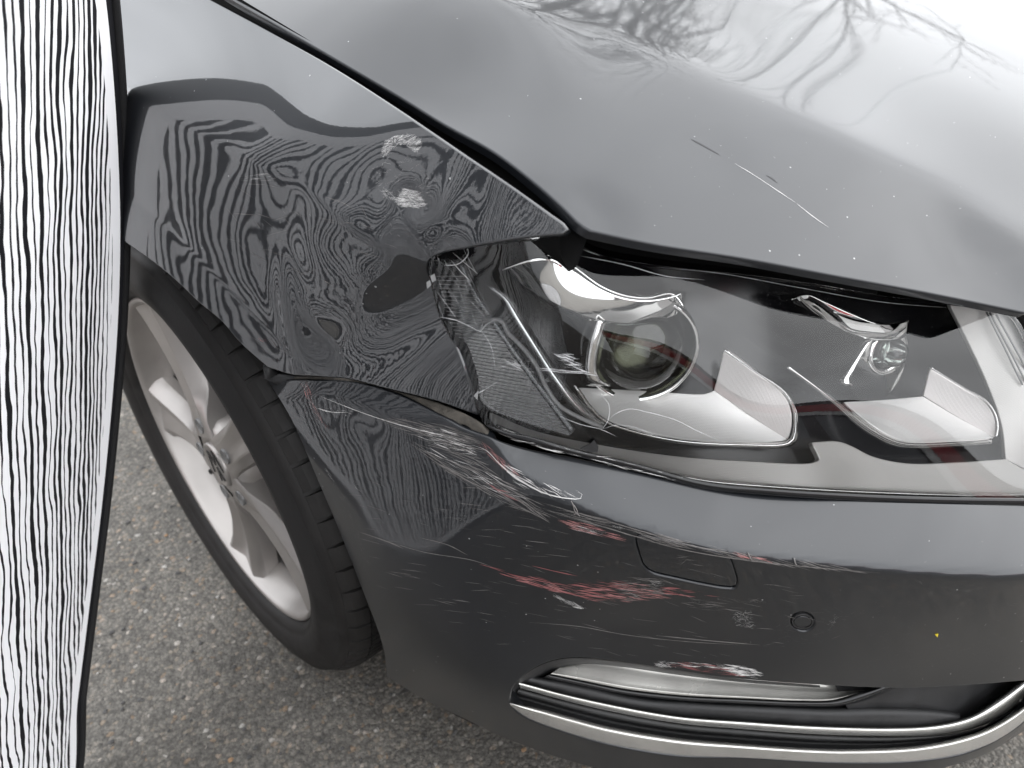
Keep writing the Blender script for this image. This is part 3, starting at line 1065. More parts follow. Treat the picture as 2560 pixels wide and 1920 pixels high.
panel('sensor_ring', S_BUMP, grow(_sensor, -2.5), M['black_matt'], bumper, holes=[grow(_sensor, -5)], step=0.002, rim=0.0003, depth=0.006, off=0.0)
panel('sensor_recess', S_BUMP, grow(_sensor, 10), M['black_deep'], bumper, step=0.01, off=-0.0075, rim=0)

# torn mounting strip exposed between fender and bumper
br = panel('torn_bracket', S_BUMP, [(700, 947), (792, 943), (871, 949), (966, 974), (1093, 1010), (1180, 1048), (1206, 1068), (1216, 1092), (1200, 1096), (1150, 1088), (1080, 1045), (990, 1000), (900, 970), (800, 962)],
           M['plastic_torn'], car, holes=[[(1002, 990), (1022, 994), (1028, 1003), (1008, 999)], [(1146, 1056), (1170, 1064), (1180, 1075), (1156, 1068)]], step=0.004, off=-0.0035, rim=0.0012, depth=0.004)
tag(br, 'torn brown mounting strip showing in the gap above the bumper')

# black channels under the panel gaps
_hc = [(-.812, .98, .93)] 
_c0 = np.array([(400, -67), (522, 0), (804, 156), (978, 267), (1150, 386), (1273, 469), (1380, 536), (1400, 552)], float)
_c1 = np.array([(470, -69), (590, 0), (858, 155), (1008, 243), (1242, 380), (1342, 456), (1412, 518), (1450, 556)], float)
_g0, _g1 = res_n(curve([tuple(p) for p in _c0], 12), 60), res_n(curve([tuple(p) for p in _c1], 12), 60)
_ga, _gb = S_FEND.P(S_FEND.hit(_g0)), S_HOOD.P(S_HOOD.hit(_g1))
_gd = np.array([0, 0, -1.0])
loft('hood_channel', [_ga + _gd * .007 - (_gb - _ga) * .03, _ga + _gd * .013, _ga + _gd * .024 + (_gb - _ga) * .1, (_ga + _gb) / 2 + _gd * .034, _gb + _gd * .030 - (_gb - _ga) * .1, _gb + _gd * .014 + (_gb - _ga) * .3, _gb + _gd * .004 + (_gb - _ga) * .5], M['black_deep'], car)
_lw = curve([(1180, 600), (1400, 560), (1471, 560), (1627, 590), (1859, 628), (2090, 672), (2322, 714), (2560, 762), (2640, 780)], 14)
panel('lamp_seal', S_LAMP, [(1395, 565), (1471, 572), (1627, 590), (1859, 626), (2090, 668), (2322, 710), (2640, 770, 1), (2640, 860, 1), (2545, 790), (2375, 748), (2230, 730), (2049, 698), (1934, 682), (1840, 670), (1655, 648), (1510, 622), (1456, 602), (1420, 585)],
      M['black_deep'], car, step=0.008, off=-0.012, rim=0)
# black boxes and sheet added behind the panels to block light and see-through
boxes('inner_blockers', [(-.66, .66, .52, 1.45, .22, .66), (-.55, .6, .34, .52, .24, .56), (-.52, .6, .22, .34, .26, .48), (-.45, .6, .13, .22, .26, .42)], M['black_deep'], car)
panel('bumper_backing', S_BUMP, [(720, 960), (1200, 1090), (1500, 1170), (2000, 1260), (2640, 1280, 1), (2640, 1900, 1), (2200, 1940), (1500, 1910), (1000, 1690), (900, 1400)], M['black_deep'], car, step=0.02, off=-0.055, rim=0)
# ------------------------------------------------------------------ headlamp
lamp = bpy.data.objects.new('headlamp', None)
COL.objects.link(lamp)
lamp.parent = car
tag(lamp, 'cracked clear headlamp with silver trays and chrome visors')
_lens = [(1083, 640), (1130, 615), (1220, 597), (1320, 585), (1400, 586), (1425, 606), (1456, 620), (1510, 643), (1655, 668), (1840, 687), (1934, 698), (2049, 714), (2230, 745), (2375, 761), (2500, 778), (2525, 784),
         (2545, 802), (2585, 880), (2640, 1010), (2690, 1180), (2690, 1255, 1), (2560, 1259), (2340, 1256), (2122, 1248), (1930, 1236), (1760, 1218), (1600, 1176), (1438, 1137), (1330, 1107), (1260, 1084), (1217, 1066),
         (1199, 1032), (1185, 987), (1148, 885), (1101, 791), (1082, 720), (1076, 680)]
lens = panel('lamp_cover', S_LAMP, _lens, M['lens'], lamp, holes=[[(1092, 640), (1120, 622), (1160, 612), (1172, 618), (1168, 630), (1150, 648), (1120, 660), (1100, 660)]], step=0.006, rim=0.0015, depth=0.004)
tag(lens, 'cracked dusty clear lamp cover')

def lsurf(pts, lam=1e-6):
    """small surface inside the lamp through (u, v, depth below the cover)"""
    P = np.concatenate([S_LAMP.hitP([(u, v)], -d) for u, v, d in pts])
    return Surf((-.66, .36, .63), S_LAMP.N, [P], lam=lam)
def lrow(px, d0, d1=None, n=40, step=10):
    c_ = res_n(curve(px, step), n)
    d1 = d0 if d1 is None else d1
    return np.array([S_LAMP.hitP([c_[i]], -(d0 + (d1 - d0) * i / (n - 1)))[0] for i in range(n)])

# black housing: floor plate and back bowl
S_HB = lsurf([(1100, 660, .05), (1250, 620, .06), (1215, 1060, .022), (1450, 1140, .020), (1800, 1215, .020), (2560, 1250, .020), (1500, 640, .05), (2000, 705, .05), (2520, 790, .05), (1600, 860, .085), (2150, 870, .075), (1350, 850, .075), (1800, 1000, .050), (1700, 1130, .030), (2250, 1170, .030)], 1e-5)
panel('lamp_housing', S_HB, grow(_lens, -3), M['lamp_black'], lamp, step=0.009, rim=0)
loft('housing_wall', [S_LAMP.P(S_LAMP.hit(curve(grow(_lens, -2), 10, True))) - 0.004 * S_LAMP.N, S_HB.P(S_HB.hit(curve(grow(_lens, -2), 10, True)))], M['black_gloss'], lamp, closed=True)

# projector
pc = S_LAMP.hitP([(1604, 880)], -0.042)[0]
pdir = unit(np.array([-.62, -.68, .10]))
def disc_frame(nrm):
    nrm = unit(nrm)
    a = unit(np.cross((0, 0, 1), nrm))
    return a, np.cross(nrm, a), nrm
def lathe(name, c, nrm, prof, mat, parent, seg=48):
    a, b, n = disc_frame(nrm)
    rows = []
    for r, h in prof:
        rows.append([c + n * h + r * (math.cos(t) * a + math.sin(t) * b) for t in np.linspace(0, 2 * math.pi, seg, endpoint=False)])
    return loft(name, rows, mat, parent, closed=True)
M['glass_ball'] = make_clear('projector_glass', tint=(0.70, 0.74, 0.72), ior=1.55, haze=0.0, dust=False)
projector = lathe('projector_ring', pc, pdir, [(.0438, -.012), (.0438, -.006), (.0428, .000), (.0408, .001), (.0390, -.002), (.0385, -.010), (.038, -.012)], M['chrome'], lamp)
lathe('projector_lens', pc, pdir, [(.034, -.014), (.033, -.004), (.029, .006), (.022, .013), (.012, .0175), (.0005, .019)], M['glass_ball'], projector)
lathe('projector_bowl', pc, pdir, [(.0335, -.013), (.030, -.022), (.022, -.030), (.012, -.035), (.0005, -.036)], pm('projector_reflector', (0.10, 0.095, 0.07), 0.22, 1.0), projector)
lathe('projector_barrel', pc, pdir, [(.0384, -.012), (.037, -.02), (.0342, -.014), (.0335, -.04)], M['lamp_black'], projector)
# the broad chrome bracket left of the projector
loft('projector_bracket', [lrow([(1480, 800), (1462, 850), (1452, 900), (1450, 940), (1462, 962), (1500, 966)], .030, .034, 30),
                           lrow([(1500, 800), (1490, 850), (1482, 900), (1484, 935), (1500, 955), (1526, 963)], .024, .028, 30),
                           lrow([(1526, 808), (1512, 850), (1500, 900), (1500, 930), (1512, 948), (1530, 960)], .030, .034, 30)], M['chrome'], lamp, thick=0.0015)
# chrome visor over the projector
def visor(name, top, low, d_top, d_low, bulge=0.006, n=60, m=10, parent=None):
    a, b = res_n(curve(top, 8), n), res_n(curve(low, 8), n)
    # re-cast so that outlines stay true
    rows = []
    for k in range(m + 1):
        f = k / m
        px = a * (1 - f) + b * f
        dd = d_top * (1 - f) + d_low * f - bulge * math.sin(math.pi * f)
        rows.append(S_LAMP.hitP(px, -dd))
    return loft(name, rows, M['chrome'], lamp, thick=0.0015)
v1 = visor('chrome_visor', [(1254, 671), (1330, 645), (1375, 640), (1430, 668), (1500, 718), (1560, 742), (1620, 748), (1680, 738), (1706, 728)],
           [(1256, 674), (1310, 715), (1380, 762), (1450, 792), (1520, 807), (1590, 811), (1650, 801), (1690, 785), (1705, 770)], .020, .031, .001)
visor('visor_lip', [(1364, 638), (1380, 635), (1432, 661), (1500, 708), (1560, 733), (1620, 740), (1680, 730), (1714, 732)],
      [(1368, 641), (1385, 642), (1432, 669), (1500, 718), (1560, 742), (1620, 748), (1680, 738), (1706, 770)], .034, .0195, .000)
# inner lamp: smaller visor, bracket and bulb
visor('chrome_visor', [(1976, 746), (2014, 734), (2060, 752), (2130, 783), (2190, 806), (2235, 806), (2268, 800)],
      [(1978, 748), (2040, 785), (2100, 822), (2155, 842), (2205, 850), (2245, 846), (2266, 836)], .022, .032, .001)
loft('bulb_bracket', [lrow([(2150, 846), (2130, 890), (2108, 930), (2098, 948), (2100, 962)], .036, .036, 20),
                      lrow([(2178, 850), (2152, 890), (2130, 935), (2128, 955), (2132, 965)], .030, .032, 20)], M['chrome'], lamp, thick=0.0015)
bc = S_LAMP.hitP([(2226, 880)], -0.045)[0]
bulb = lathe('bulb_socket', bc, unit(np.array([-.35, -.85, .25])), [(.021, -.02), (.021, -.004), (.019, 0), (.015, -.004), (.010, -.016)], M['chrome'], lamp, 32)
lathe('bulb_glass', bc, unit(np.array([-.35, -.85, .25])), [(.012, -.016), (.012, .004), (.009, .010), (.004, .013), (.0003, .0135)], M['glass_ball'], bulb, 24)
lathe('reflector_cup', S_LAMP.hitP([(2180, 915)], -0.058)[0], unit(np.array([-.35, -.85, .25])), [(.030, .006), (.026, -.006), (.018, -.014), (.006, -.018)], M['chrome'], bulb, 32)

# silver trays
T1 = lsurf([(1440, 972, .050), (1770, 985, .052), (1785, 978, .052), (1965, 1095, .024), (1700, 1100, .022), (1520, 1050, .026), (1600, 1030, .038)])
tray = panel('tray_floor', T1, [(1448, 970, 1), (1600, 978), (1765, 986), (1786, 978, 1), (1872, 1036), (1966, 1098, 1), (1900, 1104), (1700, 1094), (1580, 1068), (1510, 1042), (1472, 1005)], M['silver'], lamp, step=0.005, rim=0.001, depth=0.004)
W1 = lsurf([(1786, 976, .052), (1810, 880, .040), (1955, 986, .022), (1968, 1096, .023), (1880, 1000, .034)])
panel('tray_wing', W1, [(1787, 975, 1), (1800, 930), (1811, 880, 1), (1890, 936), (1952, 983), (1972, 1020), (1976, 1060), (1968, 1097, 1), (1874, 1035)], M['silver_reflected'], tray, step=0.005, rim=0.001, depth=0.004)
def rim_strip(name, a, b, d, parent, mat='chrome', bulge=.003):
    return visor_like(name, a, b, d, d, bulge, parent, mat)
def visor_like(name, a, b, da, db, bulge, parent, mat):
    pa, pb = res_n(curve(a, 8), 60), res_n(curve(b, 8), 60)
    rows = []
    for k in range(7):
        f = k / 6
        rows.append(S_LAMP.hitP(pa * (1 - f) + pb * f, -(da * (1 - f) + db * f - bulge * math.sin(math.pi * f))))
    o = loft(name, rows, M[mat], parent, thick=0.001)
    return o
rim_strip('tray_edge', [(1811, 878), (1890, 933), (1954, 980), (1978, 1018), (1983, 1058), (1974, 1098), (1960, 1104), (1880, 1106), (1700, 1097), (1580, 1071), (1508, 1042), (1440, 962)],
          [(1813, 875), (1893, 928), (1966, 976), (1992, 1020), (1998, 1066), (1990, 1108), (1962, 1121), (1880, 1120), (1700, 1109), (1570, 1082), (1500, 1052), (1432, 966)], .021, tray)
T2 = lsurf([(2120, 1008, .046), (2310, 993, .050), (2482, 1090, .024), (2260, 1102, .022), (2190, 1070, .026), (2300, 1050, .036)])
tray2 = panel('tray_floor', T2, [(2112, 1006, 1), (2200, 1002), (2308, 992, 1), (2390, 1042), (2482, 1092, 1), (2400, 1098), (2280, 1101), (2235, 1092), (2180, 1060)], M['silver'], lamp, step=0.005, rim=0.001, depth=0.004)
W2 = lsurf([(2310, 990, .050), (2326, 925, .040), (2462, 1010, .022), (2484, 1090, .023), (2400, 1010, .034)])
panel('tray_wing', W2, [(2311, 989, 1), (2318, 960), (2327, 925, 1), (2400, 970), (2460, 1008), (2480, 1036), (2487, 1065), (2484, 1091, 1), (2392, 1040)], M['silver_reflected'], tray2, step=0.005, rim=0.001, depth=0.004)
rim_strip('tray_edge', [(1970, 915), (2040, 965), (2096, 1006), (2170, 1062), (2230, 1096), (2270, 1106), (2400, 1103), (2478, 1098)],
          [(1968, 918), (2036, 970), (2086, 1010), (2160, 1074), (2224, 1110), (2270, 1119), (2400, 1114), (2478, 1110)], .020, tray2)
rim_strip('tray_edge', [(2328, 922), (2400, 967), (2463, 1004), (2484, 1034), (2491, 1066), (2488, 1090)], [(2330, 919), (2402, 962), (2468, 1000), (2491, 1032), (2499, 1066), (2494, 1092)], .020, tray2)
# silver sill along the bottom and the upright silver strip beside the grille
B1 = lsurf([(1225, 1040, .016), (1330, 1080, .016), (1700, 1150, .016), (2040, 1160, .016), (2060, 1108, .024), (2180, 1145, .020), (2510, 1150, .020), (1440, 1125, .010), (1760, 1200, .010), (2122, 1225, .010), (2640, 1238, .010), (1250, 1060, .010), (2640, 1160, .020)])
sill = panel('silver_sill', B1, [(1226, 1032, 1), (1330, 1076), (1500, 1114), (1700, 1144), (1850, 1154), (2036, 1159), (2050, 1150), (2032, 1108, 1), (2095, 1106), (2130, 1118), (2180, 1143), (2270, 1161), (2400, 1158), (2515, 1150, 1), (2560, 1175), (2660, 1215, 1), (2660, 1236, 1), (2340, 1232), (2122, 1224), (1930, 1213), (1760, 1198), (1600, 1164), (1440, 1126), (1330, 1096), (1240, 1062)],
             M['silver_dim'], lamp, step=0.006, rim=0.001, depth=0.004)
rim_strip('sill_edge', [(1240, 1062), (1330, 1096), (1440, 1126), (1600, 1163), (1760, 1198), (1930, 1213), (2122, 1224), (2340, 1232), (2660, 1238)],
          [(1238, 1068), (1330, 1101), (1440, 1132), (1600, 1170), (1760, 1206), (1930, 1222), (2122, 1233), (2340, 1242), (2660, 1248)], .008, sill, 'chrome', .002)
U1 = lsurf([(2378, 762, .020), (2470, 960, .026), (2515, 1150, .022), (2500, 785, .012), (2560, 900, .012), (2660, 1100, .012), (2540, 1000, .014)])
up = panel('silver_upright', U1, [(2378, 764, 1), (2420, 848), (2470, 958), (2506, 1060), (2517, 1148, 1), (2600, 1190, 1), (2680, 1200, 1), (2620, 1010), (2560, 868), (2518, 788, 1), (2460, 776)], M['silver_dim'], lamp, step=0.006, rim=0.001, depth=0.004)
for k, (p, q) in enumerate((((2466, 780), (2556, 962)), ((2474, 781), (2566, 958)), ((2490, 786), (2580, 950)))):
    tube('upright_groove', lrow([p, ((p[0] + q[0]) / 2 + 1, (p[1] + q[1]) / 2), q], .010, .011, 12), 0.0008, M['grey_plastic'], up, 6)
# ribbed side marker, partly broken
_rib_out = [(1078, 655, 1), (1110, 650), (1150, 655), (1180, 720), (1240, 812), (1330, 940), (1432, 1078), (1422, 1086), (1380, 1076), (1240, 1028), (1212, 1010), (1150, 880), (1108, 790), (1084, 710)]
SM = lsurf([(1085, 660, .010), (1150, 660, .022), (1240, 815, .026), (1430, 1080, .014), (1230, 1030, .008), (1150, 885, .008)])
marker = panel('side_marker', SM, _rib_out, M['clear'], lamp, step=0.006, rim=0.0012, depth=0.004)
tag(marker, 'ribbed clear side marker with broken pieces')
_L = res_n(curve([(1092, 690), (1120, 790), (1160, 880), (1200, 970), (1222, 1010), (1240, 1024)], 8), 38)
_Rr = res_n(curve([(1165, 690), (1212, 770), (1262, 850), (1320, 932), (1384, 1018), (1420, 1074)], 8), 38)
_V, _F = [], []
for k in range(38):
    p = SM.hitP(np.array([_L[k] * (1 - f) + _Rr[k] * f for f in np.linspace(0, 1, 9)]) + np.array([0, 0]), 0.0006)
    q = SM.hitP(np.array([_L[k] * (1 - f) + _Rr[k] * f for f in np.linspace(0, 1, 9)]) + np.array([0, 2.6]), 0.0006)
    n0 = len(_V)
    top = (p + q) / 2 + 0.0007 * SM.N
    for i in range(9):
        _V += [p[i], top[i], q[i]]
    for i in range(8):
        a0, b0 = n0 + 3 * i, n0 + 3 * i + 3
        _F += [(a0, b0, b0 + 1, a0 + 1), (a0 + 1, b0 + 1, b0 + 2, a0 + 2)]
ribs = new_obj('marker_ribs', mesh_np('marker_ribs', _V, _F, smooth=False), marker, [M['clear_rib']])
tag(ribs, kind='stuff')
tube('marker_edge', SM.hitP(curve([(1150, 655), (1180, 720), (1240, 812), (1330, 940), (1432, 1078)], 12), 0.001), 0.0028, M['clear'], marker, 8)
# light guides
tube('light_guide', lrow([(1222, 716), (1262, 745), (1290, 790), (1335, 862), (1385, 940), (1440, 1012), (1480, 1046), (1512, 1060)], .016, .022, 40), np.r_[np.linspace(.0006, .0042, 8), np.full(26, .0044), np.linspace(.0044, .002, 6)], M['clear'], lamp, 10)
tube('light_guide', lrow([(1224, 716), (1262, 745), (1290, 790), (1335, 862), (1385, 940), (1440, 1012), (1480, 1046), (1512, 1062)], .0175, .0235, 40), np.r_[np.linspace(.0004, .0026, 8), np.full(26, .0028), np.linspace(.0028, .001, 6)], M['chrome'], lamp, 8)
tube('light_guide', lrow([(1206, 806), (1235, 798), (1258, 806), (1268, 830), (1300, 862), (1338, 910), (1366, 968), (1400, 1015), (1450, 1044), (1506, 1068)], .012, .014, 40), 0.0016, M['clear_rib'], lamp, 8)
# dark vent fins deep in the corner of the lamp
for k, (u, v) in enumerate(((1300, 880), (1330, 930), (1362, 985), (1396, 1035))):
    P4 = S_LAMP.hitP([(u - 34, v - 14), (u + 26, v - 26), (u + 44, v + 14), (u - 10, v + 30)], -0.036)
    Q4 = P4 - 0.018 * S_LAMP.N
    new_obj('vent_fin', mesh_np('vent_fin', np.r_[P4, Q4], [(0, 1, 2, 3), (0, 4, 5, 1), (1, 5, 6, 2), (2, 6, 7, 3), (3, 7, 4, 0)], smooth=False), lamp, [M['black_matt']])
# ------------------------------------------------------------------ wheel and tyre
WC = np.array([-0.8606, 0.9170, 0.3234])
ST = 0.043
_wu = np.array([math.sin(ST), math.cos(ST), 0.0])          # rearwards in the wheel plane
_wn = np.array([math.cos(ST), -math.sin(ST), 0.0])         # inwards along the axle
_wz = np.array([0, 0, 1.0])
def wp(r, ang, dx):
    return WC + r * (math.cos(ang) * _wu + math.sin(ang) * _wz) + dx * _wn
def wlathe(name, prof, mat, parent, seg=120):
    rows = [[wp(r, t, d) for t in np.linspace(0, 2 * math.pi, seg, endpoint=False)] for r, d in prof]
    return loft(name, rows, mat, parent, closed=True)
wheel = wlathe('wheel_rim', [(.2335, .012), (.2335, .004), (.2315, .0), (.2285, -.001), (.2260, .001), (.2235, .006), (.2215, .014), (.2160, .026), (.2110, .040), (.2085, .060)], M['alloy'], car)
tag(wheel, 'silver five spoke alloy wheel')
wlathe('barrel', [(.2085, .060), (.2065, .09), (.2060, .12), (.2075, .17), (.2150, .20), (.2300, .205)], M['dark_metal'], wheel)  # barrel coloured dark in place of the shade behind the spokes
wlathe('barrel_back', [(.206, .15), (.15, .152), (.06, .153), (.001, .153)], M['dark_metal'], wheel, 60)  # dark closing disc added so the spoke openings go black
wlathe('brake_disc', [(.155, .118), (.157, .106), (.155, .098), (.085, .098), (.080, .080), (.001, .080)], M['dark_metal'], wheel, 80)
# spokes
def spoke_mesh():
    V, FF = [], []
    rs = np.linspace(.040, .2225, 26)
    secs = []
    for r in rs:
        f = (r - .04) / (.2225 - .04)
        face = .005 + .006 * math.sin(math.pi * f)
        w = np.interp(r, [.04, .064, .10, .14, .18, .205, .2225], [.031, .028, .0285, .0330, .0410, .0480, .0590])
        sk = -.004 * math.sin(math.pi * f)
        q = min(1, max(0, (r - .058) / .05))
        q = q * q * (3 - 2 * q)
        secs.append([(r, t + sk, d) for t, d in ((-w, face + .034), (-w * .99, face + .010 * q + .003), (-w * .93, face + .007 * q), (-w * .66, face + .0004), (-w * .58, face), (-w * .12, face + .0065 * q),
                     (w * .02, face + .0082 * q), (w * .16, face + .0065 * q), (w * .52, face), (w * .60, face + .0004), (w * .90, face + .014 * q), (w * .99, face + .018 * q + .003), (w, face + .034))])
    n = len(rs)
    groups = ((0, 1), (1, 2, 3), (3, 4), (4, 5), (5, 6, 7), (7, 8), (8, 9), (9, 10, 11), (11, 12))   # facets meet in crisp lines
    for g in groups:
        b0 = len(V)
        m = len(g)
        for sct in secs:
            V += [sct[k] for k in g]
        for i in range(n - 1):
            for k in range(m - 1):
                FF.append((b0 + i * m + k, b0 + i * m + k + 1, b0 + (i + 1) * m + k + 1, b0 + (i + 1) * m + k))
    return V, FF
sV, sF = spoke_mesh()
for k, a in enumerate((65, -7, -79, -151, 137)):
    a = math.radians(a)
    e1 = math.cos(a) * _wu + math.sin(a) * _wz
    e2 = -math.sin(a) * _wu + math.cos(a) * _wz
    P = [WC + r * e1 + t * e2 + d * _wn for r, t, d in sV]
    o = new_obj('spoke', mesh_np('spoke', P, sF), wheel, [M['alloy']])
    # raised grey disc at the spoke root, darker in place of a bolt recess's shade
    c_ = WC + .056 * (math.cos(a + .0) * _wu + math.sin(a) * _wz) + .0055 * _wn
    rows = [[c_ + q * (math.cos(t) * _wu + math.sin(t) * _wz) + d * _wn for t in np.linspace(0, 2 * math.pi, 24, endpoint=False)] for q, d in ((.0108, .0030), (.0106, -.0008), (.0100, -.0012), (.0094, -.0006), (.0090, .0000), (.0005, .0002))]
    loft('bolt_shade_disc', rows, M['grey_plastic'], wheel, closed=True)
wlathe('hub', [(.066, .060), (.064, .022), (.058, .012), (.048, .0075), (.036, .0060), (.033, .009)], M['alloy'], wheel, 60)
# web between the spokes where the valve sits
cap = wlathe('centre_cap', [(.0325, .020), (.0325, .005), (.0310, .0025), (.0285, .0025), (.0270, .0040), (.0001, .0035)], M['alloy'], wheel, 48)
M['cap_black'] = pm('emblem_black', (0.01, 0.01, 0.012), 0.2)
_V, _F = [], []
def cap_stroke(p, q, w):
    p, q = np.array(p), np.array(q)
    t = (q - p) / np.linalg.norm(q - p)
    n = np.array([-t[1], t[0]])
    b0 = len(_V)
    for z_ in (.0036, .0024):
        for c_ in (p - n * w, q - n * w, q + n * w, p + n * w):
            _V.append(WC + c_[0] * _wu + c_[1] * _wz + z_ * _wn)
    _F.append((b0 + 4, b0 + 5, b0 + 6, b0 + 7))
    for i in range(4):
        _F.append((b0 + i, b0 + (i + 1) % 4, b0 + 4 + (i + 1) % 4, b0 + 4 + i))
_em = math.radians(150)
_rot = lambda x, y: (x * math.cos(_em) - y * math.sin(_em), x * math.sin(_em) + y * math.cos(_em))
for seg in (((-.008, .023), (0, .003)), ((.008, .023), (0, .003)), ((-.022, .010), (-.010, -.021)), ((-.010, -.021), (0, -.001)), ((0, -.001), (.010, -.021)), ((.010, -.021), (.022, .010))):
    cap_stroke(_rot(*seg[0]), _rot(*seg[1]), .0016)
new_obj('cap_emblem', mesh_np('cap_emblem', _V, _F, smooth=False), cap, [M['cap_black']])
# valve stem in its recess
_va0 = at(548, 1165, x=-.835)
tube('valve', np.array([wp(.178, math.radians(-40), .055), wp(.174, math.radians(-40), .045), wp(.170, math.radians(-40), .032), wp(.168, math.radians(-40), .026)]), np.array([.0060, .0045, .0045, .0042]), M['rubber'], wheel, 12)

tyre = wlathe('tyre', [(.2300, .016), (.2325, .004), (.2360, -.004), (.2420, -.0095), (.2460, -.0100), (.2470, -.0118), (.2600, -.0165), (.2720, -.0175), (.2740, -.0165), (.2860, -.0140), (.2960, -.0080), (.2985, -.0085), (.3035, -.001), (.3075, .008), (.3095, .020),
                       (.3100, .045), (.3100, .16), (.3095, .185), (.300, .202), (.27, .210), (.235, .203)], M['rubber'], car, 160)
# tread blocks, two rows on the near shoulder
def block(a0, a1, rows_, chamfer=.0015):
    V, FF = [], []
    na = 3
    for j, (d, rt, rb) in enumerate(rows_):
        for i in range(na):
            a = a0 + (a1 - a0) * i / (na - 1)
            V.append((rt, a, d))
    for j in range(len(rows_)):
        for i in range(na):
            a = a0 + (a1 - a0) * i / (na - 1)
            V.append((rows_[j][2], a + (0.0015 if i == na - 1 else (-0.0015 if i == 0 else 0)), rows_[j][0]))
    n = na * len(rows_)
    for j in range(len(rows_) - 1):
        for i in range(na - 1):
            FF.append((j * na + i, j * na + i + 1, (j + 1) * na + i + 1, (j + 1) * na + i))
    ring = [j * na for j in range(len(rows_))] + [(len(rows_) - 1) * na + i for i in range(1, na)] + [j * na + na - 1 for j in range(len(rows_) - 2, -1, -1)] + [i for i in range(na - 2, 0, -1)]
    for k in range(len(ring)):
        p, q = ring[k], ring[(k + 1) % len(ring)]
        FF.append((p, q, q + n, p + n))
    return V, FF
NB = 62
da = 2 * math.pi / NB
shoulder = [(.0005, .3052, .3020), (.0075, .3112, .3060), (.016, .3145, .3075), (.0225, .3158, .3080)]
inner_a = [(.0245, .3160, .3080), (.034, .3168, .3090), (.044, .3172, .3090)]
second = [(.050, .3174, .3090), (.066, .3178, .3090), (.084, .3180, .3090)]
def block_obj(spec, shift, k, first, wid=.40):
    if first is None:
        V, FF = block(-wid * da, wid * da, spec)
        P = [np.array([r * math.cos(a), r * math.sin(a), d]) for r, a, d in V]
        me = mesh_np('tread_block', P, FF, smooth=False)
        o = new_obj('tread_block', me, None, [M['rubber']])
    else:
        o = first.copy()
        COL.objects.link(o)
    a = (k + shift) * da
    e1 = math.cos(a) * _wu + math.sin(a) * _wz
    e2 = -math.sin(a) * _wu + math.cos(a) * _wz
    o.matrix_world = Matrix(((e1[0], e2[0], _wn[0], WC[0]), (e1[1], e2[1], _wn[1], WC[1]), (e1[2], e2[2], _wn[2], WC[2]), (0, 0, 0, 1)))
    o.parent = tyre
    return o
for spec, sh, wd in ((shoulder, 0, .43), (inner_a, -.24, .15), (inner_a, .20, .20), (second, .35, .40)):
    f0 = None
    for k in range(NB):
        o = block_obj(spec, sh, k, f0, wd)
        f0 = f0 or o
# wheel-arch liner
rows = []
for d, rr in ((.035, .372), (.06, .380), (.10, .382), (.22, .382), (.26, .34)):
    rows.append([wp(rr, t, d) for t in np.linspace(math.radians(-30), math.radians(215), 60)])
liner = loft('wheel_arch_liner', rows, M['black_matt'], car)
boxes('arch_back', [(-.66, -.60, .5, 1.4, .10, .75)], M['black_deep'], car)
# crumpled liner tongue showing at the gap
tube('liner_tongue', np.array([at(668, 915, x=-.858), at(676, 935, x=-.855), at(700, 948, x=-.850), at(760, 948, x=-.845)]), np.array([.004, .007, .006, .003]), M['black_matt'], car, 10)
# ------------------------------------------------------------------ lower grille with fog lamp
grille = panel('fog_grille', S_BUMP, grow(_fog, 16), M['black_deep'], car, step=0.012, off=-0.050, rim=0)
def fstrip(name, a, b, prof, mat, parent, n=110):
    pa, pb = res_n(curve(a, 10), n), res_n(curve(b, 10), n)
    return loft(name, [S_BUMP.hitP(pa * (1 - f) + pb * f, -d) for f, d in prof], mat, parent)
low_a = [(1274, 1757), (1310, 1765), (1347, 1774), (1430, 1797), (1520, 1820), (1694, 1849), (1860, 1863), (1990, 1872), (2113, 1876), (2303, 1867), (2430, 1839), (2493, 1812), (2560, 1768), (2606, 1722)]
low_b = [(1275, 1764), (1320, 1797), (1400, 1828), (1470, 1849), (1540, 1866), (1700, 1891), (1860, 1898), (1990, 1905), (2113, 1909), (2303, 1904), (2430, 1880), (2493, 1855), (2560, 1808), (2612, 1750)]
low = fstrip('chrome_strip', low_a, low_b, [(-.10, .012), (-.02, .003), (.06, -.0015), (.16, -.0035), (.28, -.0030), (.55, -.0015), (.85, .0), (1.0, .002), (1.03, .006)], M['trim_chrome'], grille)
mid_a = [(1297, 1705), (1400, 1733), (1520, 1760), (1694, 1791), (1860, 1804), (2050, 1816), (2240, 1820), (2330, 1815), (2398, 1802), (2440, 1786), (2500, 1748), (2560, 1702), (2596, 1672)]
mid_b = [(1300, 1720), (1400, 1748), (1520, 1777), (1694, 1808), (1860, 1823), (2050, 1836), (2240, 1840), (2330, 1838), (2398, 1830), (2460, 1812), (2510, 1790), (2566, 1748), (2604, 1712)]
mid = fstrip('chrome_strip', mid_a, mid_b, [(-.12, .026), (0, .016), (.18, .0125), (.45, .0125), (.8, .015), (1.0, .020), (1.05, .028)], M['trim_chrome'], grille)
